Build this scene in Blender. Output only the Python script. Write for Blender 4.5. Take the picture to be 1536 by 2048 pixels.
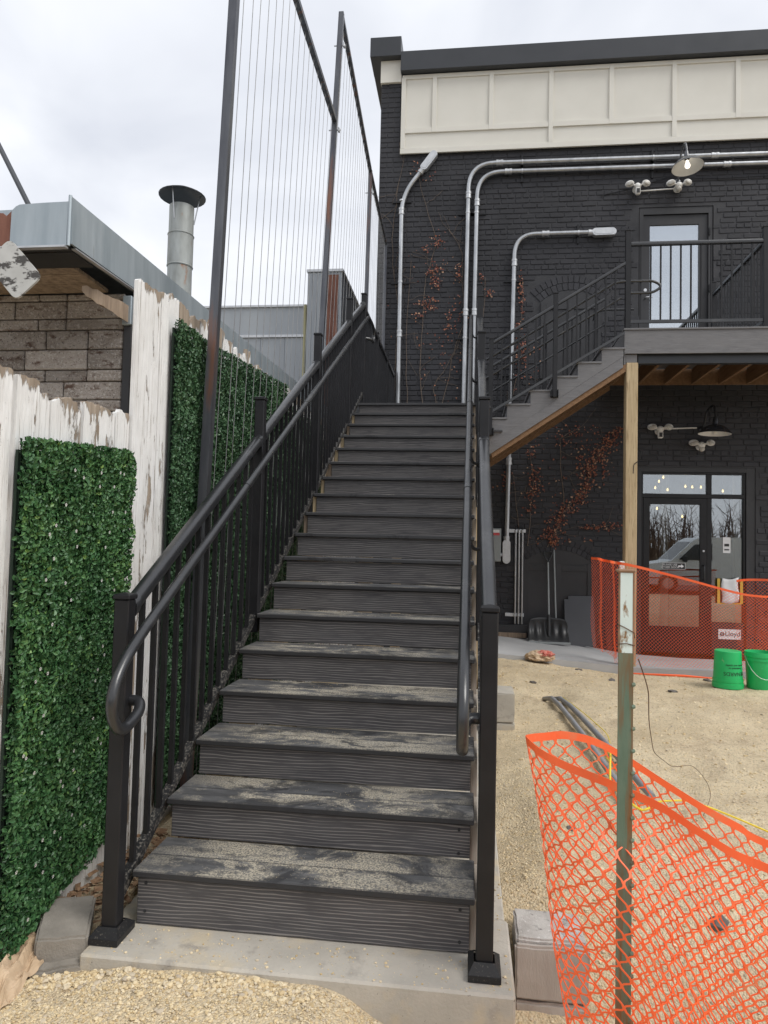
import bpy, bmesh, math, random
from mathutils import Vector, Matrix
from mathutils import noise as mnoise

rng = random.Random(7)
R = math.radians
scene = bpy.context.scene
C = scene.collection
for o in list(bpy.data.objects):
    bpy.data.objects.remove(o)

# ------------------------------------------------------------------ camera
pitch, yaw, roll = .0452, .1203, .0237
fw = Vector((-math.sin(yaw)*math.cos(pitch), math.cos(yaw)*math.cos(pitch), math.sin(pitch)))
rt = Vector((math.cos(yaw), math.sin(yaw), 0))
up = rt.cross(fw)
r2 = math.cos(roll)*rt + math.sin(roll)*up
u2 = -math.sin(roll)*rt + math.cos(roll)*up
cam_d = bpy.data.cameras.new('camera')
cam = bpy.data.objects.new('camera', cam_d)
C.objects.link(cam)
cam.matrix_world = Matrix(((r2.x, u2.x, -fw.x, 1.2043), (r2.y, u2.y, -fw.y, -2.4996),
                           (r2.z, u2.z, -fw.z, 1.3785), (0, 0, 0, 1)))
cam_d.sensor_fit = 'HORIZONTAL'
cam_d.sensor_width = 36
cam_d.lens = 36*1400/1536
cam_d.clip_start = .05
cam_d.clip_end = 2000
scene.camera = cam

# ------------------------------------------------------------------ world: overcast sky
SUN_EL, SUN_AZ = R(50), R(118)        # azimuth measured clockwise from +Y
w = bpy.data.worlds.new('World')
scene.world = w
w.use_nodes = True
nt = w.node_tree
nt.nodes.clear()
out = nt.nodes.new('ShaderNodeOutputWorld')
bg1 = nt.nodes.new('ShaderNodeBackground')
bg2 = nt.nodes.new('ShaderNodeBackground')
mixs = nt.nodes.new('ShaderNodeMixShader')
sky = nt.nodes.new('ShaderNodeTexSky')
sky.sky_type = 'NISHITA'
sky.sun_disc = False
sky.sun_elevation = SUN_EL
sky.sun_rotation = SUN_AZ
bg1.inputs['Strength'].default_value = .10
nt.links.new(sky.outputs[0], bg1.inputs[0])
tc = nt.nodes.new('ShaderNodeTexCoord')
mp = nt.nodes.new('ShaderNodeMapping')
mp.inputs['Scale'].default_value = (1.5, 1.1, 2.6)
mp.inputs['Location'].default_value = (.35, .2, .1)
n1 = nt.nodes.new('ShaderNodeTexNoise')
n1.inputs['Scale'].default_value = 1.5
n1.inputs['Detail'].default_value = 5
n1.inputs['Roughness'].default_value = .5
n1.inputs['Distortion'].default_value = .5
cr = nt.nodes.new('ShaderNodeValToRGB')
cr.color_ramp.elements[0].position = .33
cr.color_ramp.elements[0].color = (.56, .585, .645, 1)
cr.color_ramp.elements[1].position = .72
cr.color_ramp.elements[1].color = (.86, .865, .89, 1)
e = cr.color_ramp.elements.new(.52)
e.color = (.70, .72, .765, 1)
nt.links.new(tc.outputs['Generated'], mp.inputs[0])
nt.links.new(mp.outputs[0], n1.inputs['Vector'])
nt.links.new(n1.outputs[0], cr.inputs[0])
nt.links.new(cr.outputs[0], bg2.inputs[0])
bg2.inputs['Strength'].default_value = 1.0
mixs.inputs[0].default_value = .95
nt.links.new(bg1.outputs[0], mixs.inputs[1])
nt.links.new(bg2.outputs[0], mixs.inputs[2])
nt.links.new(mixs.outputs[0], out.inputs[0])

# ------------------------------------------------------------------ sun (veiled by cloud)
sd = bpy.data.lights.new('sun', 'SUN')
sd.energy = 1.5
sd.angle = R(28)
sd.color = (1, .97, .92)
so = bpy.data.objects.new('sun', sd)
C.objects.link(so)
sdir = Vector((math.sin(SUN_AZ)*math.cos(SUN_EL), math.cos(SUN_AZ)*math.cos(SUN_EL), math.sin(SUN_EL)))
so.rotation_euler = sdir.to_track_quat('Z', 'Y').to_euler()
so.location = (6, -6, 12)

scene.view_settings.view_transform = 'Standard'
scene.view_settings.look = 'None'
scene.view_settings.gamma = 1
scene.view_settings.use_curve_mapping = False
scene.view_settings.exposure = 0.45
scene.render.engine = 'CYCLES'
scene.cycles.max_bounces = 8
scene.cycles.transparent_max_bounces = 8

# ------------------------------------------------------------------ mesh helpers
class MB:
    def __init__(s):
        s.v = []
        s.f = []
        s.a = []          # optional per-face random value
    def add(s, vs, fs, a=None):
        b = len(s.v)
        s.v += [tuple(p) for p in vs]
        s.f += [tuple(i+b for i in f) for f in fs]
        if a is not None:
            s.a += [a]*len(fs)
        return s
    def box(s, lo, hi, m=None, a=None):
        x0, y0, z0 = lo
        x1, y1, z1 = hi
        vs = [Vector(p) for p in ((x0,y0,z0),(x1,y0,z0),(x1,y1,z0),(x0,y1,z0),(x0,y0,z1),(x1,y0,z1),(x1,y1,z1),(x0,y1,z1))]
        if m is not None:
            vs = [m @ p for p in vs]
        return s.add(vs, [(0,3,2,1),(4,5,6,7),(0,1,5,4),(1,2,6,5),(2,3,7,6),(3,0,4,7)], a)
    def cbox(s, lo, hi, b=.004, m=None):
        """box with chamfered edges"""
        h = [(hi[i]-lo[i])/2 for i in range(3)]
        c = Vector([(hi[i]+lo[i])/2 for i in range(3)])
        b = min(b, min(h)*.9)
        vs, idx = [], {}
        for sx in (-1, 1):
            for sy in (-1, 1):
                for sz in (-1, 1):
                    for ax in range(3):
                        p = [sx*(h[0]-b), sy*(h[1]-b), sz*(h[2]-b)]
                        p[ax] = (sx, sy, sz)[ax]*h[ax]
                        idx[(sx, sy, sz, ax)] = len(vs)
                        q = c+Vector(p)
                        vs.append(m @ q if m is not None else q)
        fs = []
        def quad(a, b_, c_, d, nrm):
            pa, pb, pc = Vector(vs[a]), Vector(vs[b_]), Vector(vs[c_])
            ctr = m @ c if m is not None else c
            f = (a, b_, c_, d) if d is not None else (a, b_, c_)
            if (pb-pa).cross(pc-pa).dot(pa-ctr) < 0:
                f = f[::-1]
            fs.append(f)
        for ax in range(3):
            o1, o2 = [i for i in range(3) if i != ax]
            for sg in (-1, 1):
                k = []
                for a_, b_ in ((-1,-1),(1,-1),(1,1),(-1,1)):
                    q = [0, 0, 0]
                    q[ax] = sg; q[o1] = a_; q[o2] = b_
                    k.append(idx[(q[0], q[1], q[2], ax)])
                quad(*k, None)
            for a_ in (-1, 1):
                for b_ in (-1, 1):
                    q0 = [0, 0, 0]; q1 = [0, 0, 0]
                    q0[o1] = q1[o1] = a_; q0[o2] = q1[o2] = b_
                    q0[ax] = -1; q1[ax] = 1
                    quad(idx[(*q0, o1)], idx[(*q0, o2)], idx[(*q1, o2)], idx[(*q1, o1)], None)
        for sx in (-1, 1):
            for sy in (-1, 1):
                for sz in (-1, 1):
                    quad(idx[(sx,sy,sz,0)], idx[(sx,sy,sz,1)], idx[(sx,sy,sz,2)], None, None)
        return s.add(vs, fs)
    def beam(s, p0, p1, prof):
        """profile (side, z) swept between two points, plumb-cut ends"""
        p0, p1 = Vector(p0), Vector(p1)
        d = p1-p0
        side = Vector((d.y, -d.x, 0)).normalized()
        n = len(prof)
        vs = [p+side*u+Vector((0, 0, v)) for p in (p0, p1) for u, v in prof]
        fs = [(i, (i+1) % n, n+(i+1) % n, n+i) for i in range(n)]
        fs += [tuple(range(n))[::-1], tuple(range(n, 2*n))]
        return s.add(vs, fs)
    def tube(s, pts, r, n=8, caps=True, a=None):
        pts = [Vector(p) for p in pts]
        rs = r if isinstance(r, (list, tuple)) else [r]*len(pts)
        vs, fs = [], []
        ref = None
        for i, p in enumerate(pts):
            t = (pts[min(i+1, len(pts)-1)]-pts[max(i-1, 0)]).normalized()
            if ref is None:
                ref = t.orthogonal().normalized()
            ref = (ref-t*ref.dot(t))
            ref = ref.normalized() if ref.length > 1e-6 else t.orthogonal().normalized()
            bi = t.cross(ref)
            for k in range(n):
                an = 2*math.pi*k/n
                vs.append(p+(ref*math.cos(an)+bi*math.sin(an))*rs[i])
        for i in range(len(pts)-1):
            for k in range(n):
                fs.append((i*n+k, i*n+(k+1) % n, (i+1)*n+(k+1) % n, (i+1)*n+k))
        if caps:
            fs.append(tuple(range(n))[::-1])
            fs.append(tuple(range((len(pts)-1)*n, len(pts)*n)))
        return s.add(vs, fs, a)
    def lathe(s, prof, c=(0,0,0), n=16, m=None):
        """prof: list of (radius, height) along local z"""
        vs, fs = [], []
        for r_, h in prof:
            for k in range(n):
                an = 2*math.pi*k/n
                p = Vector((r_*math.cos(an), r_*math.sin(an), h))
                if m is not None:
                    p = m @ p
                vs.append(p+Vector(c))
        for i in range(len(prof)-1):
            for k in range(n):
                fs.append((i*n+k, i*n+(k+1) % n, (i+1)*n+(k+1) % n, (i+1)*n+k))
        return s.add(vs, fs)
    def prism(s, poly, axis, a0, a1):
        """polygon in the other two axes extruded along axis (0,1,2)"""
        def mk_(u, v, a_):
            return {0: (a_, u, v), 1: (u, a_, v), 2: (u, v, a_)}[axis]
        n = len(poly)
        vs = [mk_(u, v, a0) for u, v in poly]+[mk_(u, v, a1) for u, v in poly]
        fs = [(i, (i+1) % n, n+(i+1) % n, n+i) for i in range(n)]
        fs += [tuple(range(n))[::-1], tuple(range(n, 2*n))]
        return s.add(vs, fs)

WL = {}
def bend(pts, rad=.05, k=6):
    """round the corners of a polyline"""
    pts = [Vector(p) for p in pts]
    o_ = [pts[0]]
    for i in range(1, len(pts)-1):
        a, b, c = pts[i-1], pts[i], pts[i+1]
        d = min(rad, (a-b).length*.49, (c-b).length*.49)
        p, q = b+(a-b).normalized()*d, b+(c-b).normalized()*d
        for t in range(k+1):
            t /= k
            o_.append(p*(1-t)**2+b*2*t*(1-t)+q*t*t)
    o_.append(pts[-1])
    return o_

def thing(name, label, cat, loc=(0,0,0), group=None):
    o = bpy.data.objects.new(name, None)
    C.objects.link(o)
    o.empty_display_size = .1
    o.location = loc
    o['label'] = label
    o['category'] = cat
    if group:
        o['group'] = group
    WL[o] = Vector(loc)
    return o

def make_mesh(name, mb, c, smooth=False):
    me = bpy.data.meshes.new(name)
    me.from_pydata([(p[0]-c[0], p[1]-c[1], p[2]-c[2]) for p in mb.v], [], mb.f)
    if mb.a:
        at = me.attributes.new('rnd', 'FLOAT', 'FACE')
        at.data.foreach_set('value', mb.a)
    me.validate()
    bm = bmesh.new()
    bm.from_mesh(me)
    if not mb.a:
        bmesh.ops.recalc_face_normals(bm, faces=bm.faces)
    bm.to_mesh(me)
    bm.free()
    if smooth:
        me.polygons.foreach_set('use_smooth', [True]*len(me.polygons))
        try:
            me.set_sharp_from_angle(angle=R(40))
        except Exception:
            pass
    return me

def mk(name, mb, mat, parent=None, smooth=False, kind=None, label=None, cat=None, group=None):
    xs = list(zip(*mb.v))
    c = Vector([(min(a)+max(a))/2 for a in xs])
    me = make_mesh(name, mb, c, smooth)
    me.materials.append(mat)
    o = bpy.data.objects.new(name, me)
    C.objects.link(o)
    WL[o] = c
    if parent is not None:
        o.parent = parent
        o.location = c-WL[parent]
    else:
        o.location = c
    if kind: o['kind'] = kind
    if label: o['label'] = label
    if cat: o['category'] = cat
    if group: o['group'] = group
    return o

def inst(src, name, c, parent, rot=None, label=None):
    o = bpy.data.objects.new(name, src.data)
    C.objects.link(o)
    WL[o] = Vector(c)
    o.parent = parent
    o.location = Vector(c)-WL[parent]
    if rot: o.rotation_euler = rot
    if label: o['label'] = label
    return o

# ------------------------------------------------------------------ materials
def base_mat(name):
    m = bpy.data.materials.new(name)
    m.use_nodes = True
    t = m.node_tree
    return m, t, t.nodes['Principled BSDF']

def N(t, kind, **kw):
    n = t.nodes.new(kind)
    for k, v in kw.items():
        if k in n.inputs:
            n.inputs[k].default_value = v
        else:
            setattr(n, k, v)
    return n

def coords(t, scale=(1,1,1), obj=True, rndshift=True):
    tc_ = N(t, 'ShaderNodeTexCoord')
    m_ = N(t, 'ShaderNodeMapping')
    m_.inputs['Scale'].default_value = scale
    t.links.new(tc_.outputs['Object'], m_.inputs['Vector'])
    if rndshift:
        oi = N(t, 'ShaderNodeObjectInfo')
        mu = N(t, 'ShaderNodeMath', operation='MULTIPLY')
        mu.inputs[1].default_value = 37.3
        t.links.new(oi.outputs['Random'], mu.inputs[0])
        cb = N(t, 'ShaderNodeCombineXYZ')
        for i in range(3):
            t.links.new(mu.outputs[0], cb.inputs[i])
        t.links.new(cb.outputs[0], m_.inputs['Location'])
    return m_.outputs[0]

def noise(t, vec, scale=5, detail=4, rough=.55, dist=0):
    n = N(t, 'ShaderNodeTexNoise')
    n.inputs['Scale'].default_value = scale
    n.inputs['Detail'].default_value = detail
    n.inputs['Roughness'].default_value = rough
    n.inputs['Distortion'].default_value = dist
    t.links.new(vec, n.inputs['Vector'])
    return n.outputs[0]

def ramp(t, fac, a, b, ca=(0,0,0,1), cb=(1,1,1,1)):
    r_ = N(t, 'ShaderNodeValToRGB')
    r_.color_ramp.elements[0].position = a
    r_.color_ramp.elements[1].position = b
    r_.color_ramp.elements[0].color = ca
    r_.color_ramp.elements[1].color = cb
    t.links.new(fac, r_.inputs[0])
    return r_.outputs[0]

def mixc(t, fac, a, b, mode='MIX'):
    m_ = N(t, 'ShaderNodeMix', data_type='RGBA', blend_type=mode)
    for sock, v in ((m_.inputs[0], fac), (m_.inputs[6], a), (m_.inputs[7], b)):
        if isinstance(v, (int, float)):
            sock.default_value = v
        elif isinstance(v, tuple):
            sock.default_value = (*v[:3], 1)
        else:
            t.links.new(v, sock)
    return m_.outputs[2]

def mul(t, a, b):
    m_ = N(t, 'ShaderNodeMath', operation='MULTIPLY')
    for i, v in enumerate((a, b)):
        if isinstance(v, (int, float)):
            m_.inputs[i].default_value = v
        else:
            t.links.new(v, m_.inputs[i])
    return m_.outputs[0]

def bump(t, bs, h, strength=.3, dist=.01):
    b_ = N(t, 'ShaderNodeBump')
    b_.inputs['Strength'].default_value = strength
    b_.inputs['Distance'].default_value = dist
    t.links.new(h, b_.inputs['Height'])
    t.links.new(b_.outputs[0], bs.inputs['Normal'])
    return b_

def pm(name, c1, c2, scale=6, stretch=(1,1,1), rough=.6, metal=0, bmp=.15, bscale=60, bdist=.004,
       layers=(), rnd=.0, detail=4, lo=.3, hi=.7, spec=.5):
    """general procedural material: two-tone noise, fine bump, optional stain layers
    layers: (colour, scale, stretch, lo, hi)"""
    m, t, bs = base_mat(name)
    v = coords(t, stretch)
    col = mixc(t, ramp(t, noise(t, v, scale, detail), lo, hi), c1, c2)
    for (lc, ls, lst, l0, l1) in layers:
        lv = coords(t, lst)
        col = mixc(t, ramp(t, noise(t, lv, ls, 6, .62), l0, l1), col, lc)
    if rnd:
        oi = N(t, 'ShaderNodeObjectInfo')
        mr = N(t, 'ShaderNodeMapRange')
        mr.inputs['To Min'].default_value = 1-rnd
        mr.inputs['To Max'].default_value = 1+rnd
        t.links.new(oi.outputs['Random'], mr.inputs['Value'])
        hs = N(t, 'ShaderNodeHueSaturation')
        t.links.new(mr.outputs[0], hs.inputs['Value'])
        t.links.new(col, hs.inputs['Color'])
        col = hs.outputs[0]
    t.links.new(col, bs.inputs['Base Color'])
    rr = N(t, 'ShaderNodeMapRange')
    rr.inputs['To Min'].default_value = max(.05, rough-.1)
    rr.inputs['To Max'].default_value = min(1, rough+.1)
    t.links.new(noise(t, v, scale*3, 3), rr.inputs['Value'])
    t.links.new(rr.outputs[0], bs.inputs['Roughness'])
    bs.inputs['Metallic'].default_value = metal
    bs.inputs['Specular IOR Level'].default_value = spec
    if bmp:
        bump(t, bs, noise(t, coords(t, stretch), bscale, 5, .6), bmp, bdist)
    return m

def comp_mat(name, c_dark, c_line, direction, dust=0., linefac=.55, period=.0085, c_mid=None, rough=.7, wob=8., wsc=.7):
    """embossed composite decking with wavy grain lines along x and optional sand dust"""
    m, t, bs = base_mat(name)
    v = coords(t, (.16, 1, 1) if direction != 'X' else (1, 1, 1))
    wv = N(t, 'ShaderNodeTexWave')
    wv.wave_type = 'BANDS'
    wv.bands_direction = direction
    wv.wave_profile = 'SIN'
    wv.inputs['Scale'].default_value = 2*math.pi/period/20
    wv.inputs['Distortion'].default_value = wob
    wv.inputs['Detail'].default_value = 2
    wv.inputs['Detail Scale'].default_value = wsc
    t.links.new(v, wv.inputs['Vector'])
    brk = ramp(t, noise(t, coords(t, (2.2, 12, 12)), 3, 3), .28, .52)
    line = mul(t, ramp(t, wv.outputs['Fac'], .70, .97), brk)
    v2 = coords(t, (1, 4, 4))
    col = mixc(t, ramp(t, noise(t, v2, 5, 5), .3, .7), c_dark, c_mid or tuple(c*1.5 for c in c_dark))
    col = mixc(t, mul(t, line, linefac), col, c_line)
    hgt = line
    if dust:
        v3 = coords(t, (1, 1.8, 1))
        a = ramp(t, noise(t, v3, 3.1, 12, .74, .4), .60-.14*dust, .68-.14*dust)
        g_ = ramp(t, noise(t, coords(t), 150, 4, .7), .42, .58)
        g2 = ramp(t, noise(t, v3, 16, 5, .65), .33, .62)
        tcx = N(t, 'ShaderNodeTexCoord')
        sxx = N(t, 'ShaderNodeSeparateXYZ')
        t.links.new(tcx.outputs['Object'], sxx.inputs[0])
        ab = N(t, 'ShaderNodeMath', operation='ABSOLUTE')
        t.links.new(sxx.outputs['X'], ab.inputs[0])
        a = mul(t, a, ramp(t, ab.outputs[0], .28, .62, (1, 1, 1, 1), (.18, .18, .18, 1)))   # sand trodden in along the middle
        sc1 = ramp(t, noise(t, coords(t, (1, 1.6, 1)), 9, 7, .7, 1.2), .56, .66)
        col = mixc(t, mul(t, sc1, .35), col, (.26, .255, .25))
        col = mixc(t, mul(t, mul(t, a, g_), .95), col, (.66, .58, .43))
        col = mixc(t, mul(t, mul(t, a, g2), .4), col, (.27, .26, .235))
        gn = N(t, 'ShaderNodeNewGeometry')
        sx = N(t, 'ShaderNodeSeparateXYZ')
        t.links.new(gn.outputs['Normal'], sx.inputs[0])
        upf = ramp(t, sx.outputs['Z'], .6, .9)
        col = mixc(t, upf, c_dark, col)        # sand settles only on top faces
        wet = ramp(t, noise(t, coords(t, (1, 1.5, 1)), 2.3, 12, .72, .5), .555, .60)
        col = mixc(t, mul(t, wet, .72), col, (.020, .020, .022))
    t.links.new(col, bs.inputs['Base Color'])
    bs.inputs['Roughness'].default_value = rough
    bump(t, bs, hgt, .28, .0015)
    return m

M = {}
M['riser'] = comp_mat('riser_composite', (.062, .058, .060), (.29, .27, .25), 'Z', 0, .72, .0125, (.090, .086, .088))
M['tread1'] = comp_mat('tread_sandy', (.030, .030, .032), (.16, .16, .16), 'Y', 1.0, .5, .008, (.105, .105, .107))
M['tread2'] = comp_mat('tread_dusty', (.030, .030, .032), (.16, .16, .16), 'Y', .85, .5, .008, (.12, .12, .12))
M['tread3'] = comp_mat('tread_plain', (.052, .052, .055), (.12, .12, .12), 'Y', .02, .35, .008, (.072, .072, .075))
M['fascia'] = comp_mat('grey_composite', (.125, .123, .128), (.29, .285, .285), 'Z', 0, .6, .014, (.155, .153, .158))
M['nosing'] = pm('nosing_edge', (.018, .018, .019), (.04, .039, .04), 40, (1,1,1), .8, 0, .3, 200)
M['black'] = pm('black_powder_coat', (.010, .010, .0115), (.016, .016, .018), 9, (1,1,1), .42, 0, .05, 300, .001,
                layers=[((.06, .055, .05), 40, (1,1,.4), .74, .86)], spec=.35)
M['rail'] = pm('rail_powder_coat', (.014, .0145, .0165), (.022, .023, .025), 4, (1,1,1), .30, 0, 0,
               layers=[((.075, .075, .075), 5, (1,.6,1), .56, .80)], spec=.8)
M['black_dusty'] = pm('dusty_black_coat', (.012, .012, .014), (.02, .02, .02), 9, (1,1,1), .5, 0, .1, 200, .001,
               layers=[((.20, .18, .15), 140, (1,1,1), .58, .80)], spec=.35)
M['bottomrail'] = pm('sandy_black_coat', (.012, .012, .014), (.02, .02, .02), 9, (1,1,1), .5, 0, .1, 200, .001,
               layers=[((.24, .22, .19), 90, (1,1,1), .50, .72)], spec=.35)
M['lumber'] = pm('fresh_lumber', (.40, .295, .165), (.57, .45, .28), 7, (8, 8, .35), .75, 0, .25, 40, .002,
                 layers=[((.17, .10, .045), 16, (9, 9, .3), .57, .66), ((.20, .12, .06), 5, (1.2, 1.2, .8), .70, .74)], rnd=.1)
M['greylumber'] = pm('dusty_lumber', (.30, .255, .21), (.42, .37, .31), 7, (8, 8, .5), .85, 0, .25, 40, .002, rnd=.1)
M['joist'] = pm('treated_joist', (.15, .082, .04), (.24, .14, .072), 5, (5, .6, 5), .8, 0, .15, 40, .002, rnd=.15)
M['oldwood'] = pm('weathered_raw_wood', (.18, .13, .09), (.34, .26, .19), 6, (6, 6, .5), .9, 0, .5, 30, .004, rnd=.12)
M['brick'] = pm('black_painted_brick', (.024, .024, .0275), (.041, .041, .047), 1.2, (1,1,1), .55, 0, .38, 24, .008, rnd=.14,
                layers=[((.045, .045, .051), 3, (1,1,1), .60, .80), ((.085, .085, .09), 12, (1,1,2), .68, .76), ((.36, .35, .34), 55, (1,1,1), .775, .79)], spec=.35)
M['mortar'] = pm('black_painted_mortar', (.019, .019, .022), (.031, .031, .035), 6, (1,1,1), .6, 0, .5, 60, .006)
M['blackpanel'] = pm('black_painted_board', (.022, .022, .024), (.034, .034, .037), 2, (1,1,1), .5, 0, .15, 30, .003,
                layers=[((.30, .29, .28), 60, (1,1,1), .76, .80)])
M['darksteel'] = pm('dark_metal_coping', (.035, .038, .043), (.045, .048, .054), 1.5, (1,1,1), .42, .2, .05, 20, .002)
M['cream'] = pm('cream_painted_panel', (.66, .64, .575), (.71, .69, .625), 2, (1,1,1), .6, 0, .05, 50, .001)
M['galv'] = pm('galvanised_conduit', (.36, .37, .38), (.52, .53, .54), 9, (1,1,.5), .36, .9, .04, 60, .001, rnd=.04)
M['galv2'] = pm('cast_fitting', (.50, .51, .52), (.62, .63, .64), 12, (1,1,1), .42, .7, .1, 80, .001)
M['sheet'] = pm('galvanised_sheet', (.30, .35, .38), (.44, .49, .52), 4, (3, 3, .4), .45, .45, .08, 12, .004,
                layers=[((.20, .20, .19), 4, (2,2,.3), .66, .78), ((.55, .60, .63), 6, (1.5, 1.5, .25), .62, .8)])
M['rust'] = pm('rusted_sheet', (.16, .06, .04), (.28, .13, .09), 5, (3, 3, .5), .8, 0, .3, 40, .004)
M['greywall'] = pm('grey_metal_cladding', (.32, .345, .375), (.40, .43, .455), 1.2, (2, 2, .4), .6, .1, .05, 10, .004)
M['oxidepole'] = pm('blued_steel_tube', (.07, .072, .085), (.15, .155, .165), 5, (3, 3, .35), .42, .65, .1, 60, .001,
                layers=[((.22, .11, .075), 3.2, (3, 3, .16), .56, .68)])
M['wire'] = pm('steel_cable', (.16, .16, .16), (.26, .26, .26), 20, (1,1,1), .5, .4, 0)
M['concrete'] = pm('pad_concrete', (.40, .37, .32), (.54, .50, .43), 5, (1,1,1), .9, 0, .5, 90, .004, detail=8,
                layers=[((.58, .48, .32), 4, (1,1,1), .52, .72), ((.30, .27, .235), 9, (1,1,1), .58, .75), ((.20, .18, .16), 70, (1,1,1), .66, .72), ((.66, .58, .43), 110, (1,1,1), .66, .72)])
M['walk'] = pm('walk_concrete', (.42, .42, .42), (.50, .50, .50), 2, (1,1,1), .85, 0, .15, 120, .002)
M['cmu'] = pm('split_block', (.40, .37, .34), (.58, .55, .51), 14, (1,1,1), .95, 0, .6, 150, .006,
                layers=[((.20, .18, .17), 26, (1,1,1), .58, .66), ((.66, .64, .61), 60, (1,1,1), .60, .70)])
M['cmuface'] = pm('tooled_block_face', (.36, .315, .275), (.46, .41, .365), 6, (3, 3, .5), .95, 0, .5, 90, .004)
M['paver'] = pm('grey_paver', (.23, .21, .18), (.33, .30, .26), 9, (1,1,1), .95, 0, .6, 110, .005)
M['bark'] = pm('vine_stem', (.11, .08, .06), (.18, .14, .11), 20, (1,1,1), .8, 0, 0)
M['white'] = pm('white_plastic', (.72, .71, .68), (.78, .77, .74), 5, (1,1,1), .45, 0, 0)
M['lens'] = pm('frosted_lens', (.42, .40, .36), (.55, .53, .48), 30, (1,1,1), .35, 0, .1, 60)
M['enamel'] = pm('white_enamel', (.72, .72, .70), (.78, .78, .76), 5, (1,1,1), .35, 0, 0)
M['lampblack'] = pm('gloss_black_shade', (.02, .022, .025), (.03, .03, .034), 5, (1,1,1), .18, 0, 0)
M['shade_grey'] = pm('gloss_grey_shade', (.10, .105, .115), (.13, .135, .145), 5, (1,1,1), .2, .2, 0)
M['green'] = pm('green_bucket_plastic', (.015, .44, .12), (.02, .52, .16), 3, (1,1,1), .42, 0, .03, 40, .001,
                layers=[((.35, .45, .25), 14, (1,1,1), .66, .74)])
M['ink'] = pm('dark_print', (.01, .07, .03), (.012, .08, .035), 3, (1,1,1), .6, 0, 0)
M['inkblack'] = pm('black_print', (.02, .02, .02), (.03, .03, .03), 3, (1,1,1), .6, 0, 0)
M['inkwhite'] = pm('white_vinyl', (.75, .75, .75), (.8, .8, .8), 3, (1,1,1), .5, 0, 0)
M['inkred'] = pm('red_print', (.55, .06, .07), (.6, .08, .08), 3, (1,1,1), .5, 0, 0)
M['paper'] = pm('white_paper', (.70, .70, .70), (.76, .76, .76), 9, (1,1,1), .8, 0, .2, 30, .004)
M['kraft'] = pm('brown_paper', (.47, .34, .215), (.60, .455, .31), 7, (1,1,1), .85, 0, .35, 40, .004,
                layers=[((.48, .22, .10), 9, (1,1,1), .64, .76)])
M['redpaper'] = pm('red_printed_paper', (.50, .07, .05), (.62, .30, .24), 40, (1,1,1), .7, 0, .2, 40, .003)
M['orange'] = pm('orange_net_plastic', (.88, .115, .028), (.95, .16, .045), 3, (1,1,1), .5, 0, 0,
                layers=[((.70, .22, .10), 7, (1,1,1), .58, .72)])
M['yellow'] = pm('yellow_paint', (.62, .40, .05), (.70, .47, .08), 8, (1,1,1), .6, 0, 0)
M['rope'] = pm('yellow_rope', (.72, .55, .03), (.80, .64, .06), 90, (1,1,1), .6, 0, .3, 200, .001)
M['pvc'] = pm('grey_pvc', (.26, .265, .28), (.33, .335, .35), 9, (1,1,1), .45, 0, 0,
                layers=[((.42, .36, .26), 12, (1,1,1), .60, .75)])
M['boxgrey'] = pm('grey_enamel_box', (.26, .28, .28), (.30, .32, .32), 4, (1,1,1), .45, .1, .03, 40, .001)
M['shovel'] = pm('black_polythene', (.02, .021, .022), (.032, .033, .034), 6, (1,1,1), .35, 0, .03, 40, .001)
M['postgreen'] = pm('green_rusty_steel', (.10, .15, .10), (.16, .215, .155), 7, (4, 4, .8), .7, .1, .3, 80, .002,
                layers=[((.20, .095, .035), 5, (9, 9, .55), .46, .60)])
M['postwhite'] = pm('chipped_white_paint', (.60, .70, .66), (.70, .78, .74), 8, (1,1,1), .6, 0, .2, 60, .002,
                layers=[((.24, .13, .05), 16, (1.6,1.6,.7), .58, .64)])
M['rusty'] = pm('rusty_steel', (.20, .11, .06), (.34, .20, .12), 20, (1,1,1), .85, 0, .4, 80, .003)
M['wirerust'] = pm('rusty_wire', (.09, .05, .03), (.15, .09, .05), 20, (1,1,1), .7, .3, 0)
M['roompaint'] = pm('dark_room', (.07, .06, .055), (.09, .08, .07), 2, (1,1,1), .8, 0, 0)
M['debris'] = pm('leaf_litter', (.20, .11, .06), (.38, .25, .15), 30, (1,1,1), .9, 0, .3, 40, .004)
M['rock'] = pm('dark_stone', (.11, .10, .09), (.17, .15, .135), 20, (1,1,1), .9, 0, .4, 60, .004)

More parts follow.
